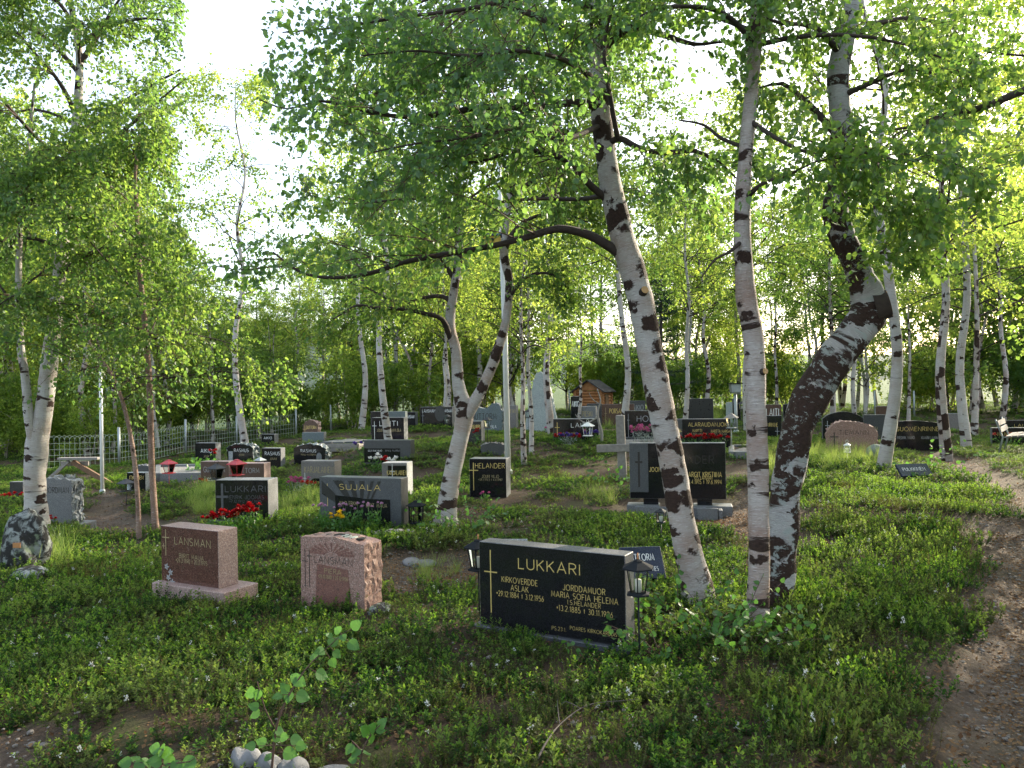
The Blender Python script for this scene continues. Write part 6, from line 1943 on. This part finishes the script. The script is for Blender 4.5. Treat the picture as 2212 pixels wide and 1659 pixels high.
def sapling(label, stems, leaves, Y, seed, size=.042, name='birch_sapling', r=.0062):
    """stems: picture rows; leaves: picture spots of the single leaves"""
    g = np.random.default_rng(seed)
    b = at(stems[0][0][0], stems[0][0][1], Y); z = hz(b[0], b[1]); ob = np.array([b[0], b[1], z])
    root = empty(name, ob, 0, label, 'sapling')
    pts = []
    for k, rows in enumerate(stems):
        s = np.array([at(u, v, Y + dy) for u, v, dy in rows])
        if k == 0: s[0, 2] = z - .02
        s = spline(s, .03)
        MB().tube(s - ob, np.linspace(r if k == 0 else r * .6, r * .3, len(s)), 6).build('stem' if k == 0 else 'twig', MAT['twig'], root)
        pts.append(s)
    pts = np.concatenate(pts)
    for (u, v, sc) in leaves:
        p = at(u, v, Y); d2 = ((pts - p) ** 2 * np.array([1, .2, 1])).sum(1); q = pts[d2.argmin()]
        p[1] = q[1] + g.uniform(-.03, .03)
        d = p - q; d /= np.linalg.norm(d) + 1e-9
        s = size * sc
        base = p - d * s * .5
        leaf_part(root, base - ob, d + .25 * rand_unit(g, 1)[0], np.array([0, -.75, .75]) + .35 * rand_unit(g, 1)[0], s)
        MB().tube([q - ob, base - ob + d * .003], .0014, 4).build('leaf_stalk', MAT['twig'], root)
    return root
sapling('birch sapling with large round leaves rising from the row of stones', [[(583, 1655, 0), (592, 1610, 0), (600, 1560, 0), (625, 1500, .02), (665, 1440, .04), (712, 1395, .05), (738, 1370, .05)], [(592, 1570, 0), (572, 1530, -.02), (560, 1490, -.04), (556, 1472, -.04)]],
        [(765, 1362, 1.1), (760, 1400, 1.15), (722, 1370, .9), (738, 1385, .8), (712, 1398, 1.1), (706, 1378, .8), (685, 1412, 1.0), (668, 1430, .9), (690, 1470, 1.25), (720, 1425, .9), (715, 1440, .9), (628, 1470, 1.0), (645, 1478, 1.2), (650, 1510, 1.3), (622, 1510, 1.0),
         (610, 1490, 1.0), (600, 1500, .9), (545, 1490, 1.1), (562, 1492, .9), (553, 1520, .9), (555, 1540, 1.0), (640, 1605, 1.2), (652, 1610, 1.0), (628, 1625, 1.25), (598, 1595, 1.0), (575, 1640, 1.1), (560, 1610, 1.0), (605, 1580, .9), (618, 1590, .9), (545, 1605, .9)], 3.3, 5, .052)
sapling('small birch sapling in the cowberry right of the row of stones', [[(770, 1650, 0), (782, 1625, 0), (800, 1590, 0), (822, 1565, 0)], [(782, 1625, 0), (770, 1610, 0), (760, 1600, 0)]],
        [(825, 1560, 1.1), (805, 1570, 1.1), (788, 1575, 1.2), (800, 1595, 1.1), (822, 1580, .9), (770, 1625, 1.0), (790, 1635, 1.2), (775, 1648, 1.1), (755, 1615, 1.0), (760, 1640, .9)], 3.35, 6, .05)
sapling('low birch sapling sprouting at the bottom edge below the red-brown stone', [[(345, 1690, 0), (348, 1660, 0), (352, 1635, 0), (350, 1618, 0)], [(348, 1660, 0), (320, 1650, 0), (290, 1645, 0)], [(350, 1650, 0), (385, 1648, 0), (410, 1645, 0)]],
        [(345, 1618, 1.1), (330, 1622, 1.0), (362, 1622, 1.0), (340, 1640, 1.1), (365, 1640, 1.0), (318, 1645, 1.1), (290, 1642, 1.0), (300, 1655, 1.0), (405, 1648, 1.3), (270, 1650, 1.0), (385, 1655, 1.0), (350, 1660, 1.1)], 3.1, 7, .055)
# root sprouts of the birches
def sprout(label, u, v, Y, nst, ln, seed, size=.05, per=7, spread=.9):
    g = np.random.default_rng(seed)
    b = at(u, v, Y); z = hz(b[0], b[1]); ob = np.array([b[0], b[1], z])
    root = empty('birch_sprout', ob, 0, label, 'sapling')
    for k in range(nst):
        a = g.uniform(0, 6.28); d = np.array([math.cos(a) * spread, math.sin(a) * spread * .6 - .25, g.uniform(.5, 1.2)])
        B = curve_out(g, np.array([[.03 * math.cos(a), .03 * math.sin(a), -.02]]), d[None], np.array([ln * g.uniform(.6, 1.2)]), 7, .5, .2)[0]
        MB().tube(B, np.linspace(.0035, .0012, 7), 5).build('stem', MAT['twig'], root)
        for t in np.linspace(.3, 1, per):
            P, T = sample_on(g, B[None], np.array([[t]]))
            d = T[0, 0] / np.linalg.norm(T[0, 0]) * .5 + rand_unit(g, 1)[0] + np.array([0, -.2, -.15])
            leaf_part(root, P[0, 0], d, np.array([0, -.5, .8]) + .5 * rand_unit(g, 1)[0], size * g.uniform(.65, 1.15))
    return root
sprout('leafy root sprouts beside the foot of the leaning birch', 1470, 1290, 5.75, 7, .55, 1)
sprout('leafy root sprouts at the right end of the black slab', 1430, 1395, 5.0, 8, .42, 2)
sprout('leafy root sprouts between the two birch feet', 1570, 1365, 5.2, 11, .5, 3, per=9)
sprout('leafy root sprouts in front of the slim birch', 1610, 1415, 4.9, 9, .4, 4)
sprout('leafy shoots in front of the foot of the leaning birch', 1520, 1370, 5.15, 9, .5, 14)
sprout('small leafy sprout close before the black slab', 1290, 1405, 4.85, 3, .22, 5, .04)
sprout('leafy sprouts at the foot of the forked birch', 1005, 1130, 9.4, 8, .55, 6, .06)
sprout('tall leafy shoots behind the foot of the forked birch', 1022, 1110, 9.6, 7, .8, 7, .06)
sprout('thin leafy shoot before the speckled grey plate', 1085, 1185, 7.2, 4, .4, 8, .05)
sprout('yellow-green leafy shoots by the small blue plate', 2010, 1010, 13.0, 6, .8, 9, .08)
sprout('sunlit leafy shoots at the foot of the wooden cross', 1322, 1012, 13.0, 8, .5, 10, .07)

# --- fallen branch in the foreground
MAT['deadtwig'] = plain('dead_twig', (.09, .075, .065), .9, 0, .5, 40)
pf = at(1180, 1650, 3.5); zf = hz(pf[0], pf[1]); ob = np.array([pf[0], pf[1], zf])
root = empty('fallen_branch', ob, 0, 'thin bare fallen branch lying over the cowberry in front', 'branch')
for k, rows in enumerate([[(1168, 1659), (1185, 1610), (1215, 1570), (1250, 1535), (1290, 1517), (1340, 1515), (1385, 1525)], [(1215, 1570), (1205, 1545), (1208, 1525)], [(1250, 1535), (1225, 1530), (1205, 1535)]]):
    s = np.array([gnd(u, v + 25) + np.array([.012 * math.sin(v * 1.7), .02 * math.sin(u * .9), .075 + .015 * math.sin(u * .35)]) for u, v in rows])
    s = spline(s, .04)
    MB().tube(s - ob, np.linspace(.0055 if k == 0 else .003, .0014, len(s)), 6).build('branch' if k == 0 else 'side_twig', MAT['deadtwig'], root)
# ------------------------------------------------------------------ ground cover, litter, stones: loose stuff
SM = [MAT['shrub_old'], MAT['shrub_new'], MAT['twig'], MAT['dry'], MAT['petal_white']]
CM = [MAT['crow'], MAT['shrub_new'], MAT['twig'], MAT['dry'], MAT['petal_white']]
protos = [
    clump('cover', 1, 26, .17, .105, 15, .026, .6, SM, .34, upright=.35),
    clump('cover', 2, 24, .16, .125, 16, .027, .6, SM, .42, upright=.35),
    clump('cover', 3, 30, .18, .08, 14, .024, .62, SM, .2, upright=.25),
    clump('cover', 4, 25, .17, .10, 15, .025, .6, SM, .34, flowers=4, upright=.35),
    clump('cover', 5, 26, .15, .12, 40, .010, .34, CM, .15, upright=.7),
    clump('cover', 6, 28, .17, .09, 34, .010, .34, CM, .1, upright=.7, brown=.15),
    clump('cover', 7, 18, .18, .06, 13, .022, .6, SM, .1, brown=.25, upright=.2),
]
cover_coll = proto_collection('cover_plants', protos)
def patchy(x, y):
    return .5 + .25 * np.sin(x * 1.3 + 1.7 * np.sin(y * .9)) + .25 * np.sin(y * 1.6 + 1.2 * np.sin(x * 1.1 + 2))
g = np.random.default_rng(31)
xs, ys, ss = [], [], []
for n, y0, y1, sc in ((10500, 2.2, 12, 1.0), (10000, 12, 24, 1.35), (9000, 24, 50, 1.9)):
    x, y = wedge(g, n, y0, y1)
    xs.append(x); ys.append(y); ss.append(np.full(len(x), sc))
x = np.concatenate(xs); y = np.concatenate(ys); sc = np.concatenate(ss)
b = bare_mask(x, y, .35)
sparse = np.zeros(len(x))
for poly in [[(960, 1110), (1000, 1060), (1200, 1050), (1370, 1030), (1400, 1070), (1330, 1090), (1250, 1140), (1050, 1140)]]:
    w = [tuple(gnd(u, v)[:2]) for u, v in poly]
    sparse = np.maximum(sparse, inside(w, x, y) * .55)
pt = patchy(x, y)
fur = np.sin(x * 1.45 + .3 * y + 1.5 * np.sin(y * .6)) * np.sin(y * 1.15 - .3 * x + 1.2 * np.sin(x * .8 + 1))     # hollows between the grave mounds
ok = (b < .12 + .2 * g.uniform(0, 1, len(x)) ** 3) & ~cleared(x, y) & (g.uniform(0, 1, len(x)) > sparse) & (g.uniform(0, 1, len(x)) < .52 + .6 * pt)
ok &= (y < 8) | (g.uniform(0, 1, len(x)) < np.clip(1.1 + 1.3 * fur, .22, 1))
pt = np.where(y > 8, .5 * pt + .5 * np.clip(.5 + fur, 0, 1), pt)
x = x[ok]; y = y[ok]; sc = sc[ok]; pt = pt[ok]; b = b[ok]
z = h(x, y)
u_ = 1106 + x / y * FPX
crowf = np.clip(.12 + .16 * (u_ > 1500) + .2 * np.sin(x * .8 + y * .5), .05, .5)
r_ = g.uniform(0, 1, len(x))
pick = np.where(r_ < crowf, np.where(g.uniform(0, 1, len(x)) < .6, 4, 5), np.array([0, 1, 2, 3, 2, 6])[g.integers(0, 6, len(x))])
pick = np.where((pick == 3) & (y > 11), 0, pick)
S = sc * g.uniform(.75, 1.2, len(x)) * (.85 + .3 * pt)
tilt = .12 * g.standard_normal((len(x), 2))
scatter('ground_cover', cover_coll, np.stack([x, y, z], 1), np.stack([tilt[:, 0], tilt[:, 1], g.uniform(0, 6.28, len(x))], 1),
        np.stack([S, S, S * g.uniform(.8, 1.25, len(x)) * np.interp(y, [7.5, 18], [1, .5]) * np.where((u_ > 1690) & (y < 12.5), 1.35, 1.0)], 1), pick, 'low evergreen cowberry and crowberry shrubs covering the ground', 'ground cover')

# grass tufts
def tuft(name, seed, n, hh, rad, mat):
    g = np.random.default_rng(seed)
    P = np.stack([rad * g.standard_normal(n), rad * g.standard_normal(n), np.full(n, -.02)], 1)
    D = np.stack([.35 * g.standard_normal(n), .35 * g.standard_normal(n), np.ones(n)], 1)
    B = curve_out(g, P, D, hh * g.uniform(.5, 1.15, n), 4, .5, .12)
    s = rand_unit(g, n) * np.array([1, 1, 0]); s /= np.linalg.norm(s, axis=1, keepdims=True) + 1e-9
    w = np.array([.0022, .002, .0014, .0004])
    L = B - s[:, None] * w[None, :, None]; Rr = B + s[:, None] * w[None, :, None]
    V = np.stack([L, Rr], 2).reshape(-1, 3)
    o = np.arange(n)[:, None] * 8
    F = np.concatenate([o + np.array([2 * k, 2 * k + 1, 2 * k + 3, 2 * k + 2]) for k in range(3)])
    me = mesh_np(name, V, F); me.materials.append(mat)
    return me
grass_coll = proto_collection('grass_tufts', [tuft('tuft', 1, 40, .32, .05, MAT['grass']), tuft('tuft', 2, 30, .22, .04, MAT['grass']), tuft('tuft', 3, 55, .42, .07, MAT['grass'])])
gp = []
def gpatch(poly, n, sc):
    w = [tuple(gnd(u, v)[:2]) for u, v in poly]
    a = np.array(w); k = 0
    while k < n:
        px, py = g.uniform(a[:, 0].min(), a[:, 0].max()), g.uniform(a[:, 1].min(), a[:, 1].max())
        if inside(w, np.array([px]), np.array([py]))[0]:
            gp.append((px, py, sc * g.uniform(.6, 1.2))); k += 1
gpatch([(1720, 1005), (1760, 975), (1900, 980), (1930, 1000), (1850, 1012), (1730, 1020)], 130, .95)
gpatch([(1480, 905), (1540, 895), (1570, 905), (1480, 915)], 60, 1.3)
gpatch([(400, 1100), (470, 1050), (480, 1100), (450, 1120)], 40, .9)
gpatch([(600, 1110), (690, 1050), (690, 1110), (640, 1130)], 45, .7)
gpatch([(1300, 905), (1350, 900), (1350, 925), (1300, 930)], 30, 1.0)
gpatch([(85, 1200), (140, 1180), (150, 1215), (100, 1225)], 10, 1.1)
gpatch([(860, 1210), (1010, 1200), (1010, 1250), (900, 1260)], 8, .7)
gpatch([(1250, 1075), (1330, 1060), (1330, 1090), (1260, 1100)], 12, .7)
gpatch([(1650, 1015), (1680, 960), (1700, 985), (1690, 1040)], 25, .8)
gp = np.array(gp)
okg = ~cleared(gp[:, 0], gp[:, 1]); gp = gp[okg]
scatter('grass', grass_coll, np.stack([gp[:, 0], gp[:, 1], h(gp[:, 0], gp[:, 1])], 1), np.stack([0 * gp[:, 0], 0 * gp[:, 0], g.uniform(0, 6.28, len(gp))], 1),
        np.repeat(gp[:, 2:3], 3, 1), g.integers(0, 3, len(gp)), 'tufts of thin yellow-green grass between the graves', 'grass')

# dry leaf litter, twigs and pebbles on the bare ground
def litter(name, seed):
    g = np.random.default_rng(seed); n = 26
    P = np.stack([.12 * g.standard_normal(n), .12 * g.standard_normal(n), g.uniform(.002, .012, n)], 1)
    D = rand_unit(g, n) * np.array([1, 1, .25]); V, F = kites(P, D, np.array([0, 0, 1.0]) + .35 * rand_unit(g, n), g.uniform(.012, .035, n), .7)
    me = mesh_np(name, V, F); me.materials.append(MAT['dry']); return me
def pebbles(name, seed):
    g = np.random.default_rng(seed)
    bm = bmesh.new()
    for k in range(9):
        r = g.uniform(.004, .012) * (2.0 if g.uniform() < .15 else 1)
        res = bmesh.ops.create_icosphere(bm, subdivisions=1, radius=r)
        o = Vector((.1 * g.standard_normal(), .1 * g.standard_normal(), r * .25))
        sx, sy, sz = g.uniform(.7, 1.4), g.uniform(.7, 1.2), g.uniform(.4, .7)
        for v in res['verts']:
            v.co = Vector((v.co.x * sx, v.co.y * sy, v.co.z * sz)) * g.uniform(.9, 1.1) + o
    me = bpy.data.meshes.new(name); bm.to_mesh(me); bm.free(); me.materials.append(MAT['pebble']); return me
MAT['pebble'] = plain('pebble', (.17, .15, .13), .85, var=.5, scale=25)
lit_coll = proto_collection('litter_bits', [litter('bits', 1), litter('bits', 2), pebbles('bits', 3), pebbles('bits', 4)])
x1, y1 = wedge(g, 22000, 2.2, 11); x2, y2 = wedge(g, 14000, 11, 22)
x = np.concatenate([x1, x2]); y = np.concatenate([y1, y2])
b = bare_mask(x, y, .5)
ok = (g.uniform(0, 1, len(x)) < .12 + .8 * b) & ~cleared(x, y)
x = x[ok]; y = y[ok]
S = g.uniform(.7, 1.35, len(x))
scatter('litter', lit_coll, np.stack([x, y, h(x, y)], 1), np.stack([0 * x, 0 * x, g.uniform(0, 6.28, len(x))], 1), np.stack([S, S, S], 1),
        g.choice(4, len(x), p=[.3, .3, .2, .2]), 'dry fallen leaves, needles and pebbles on the trodden soil', 'litter')
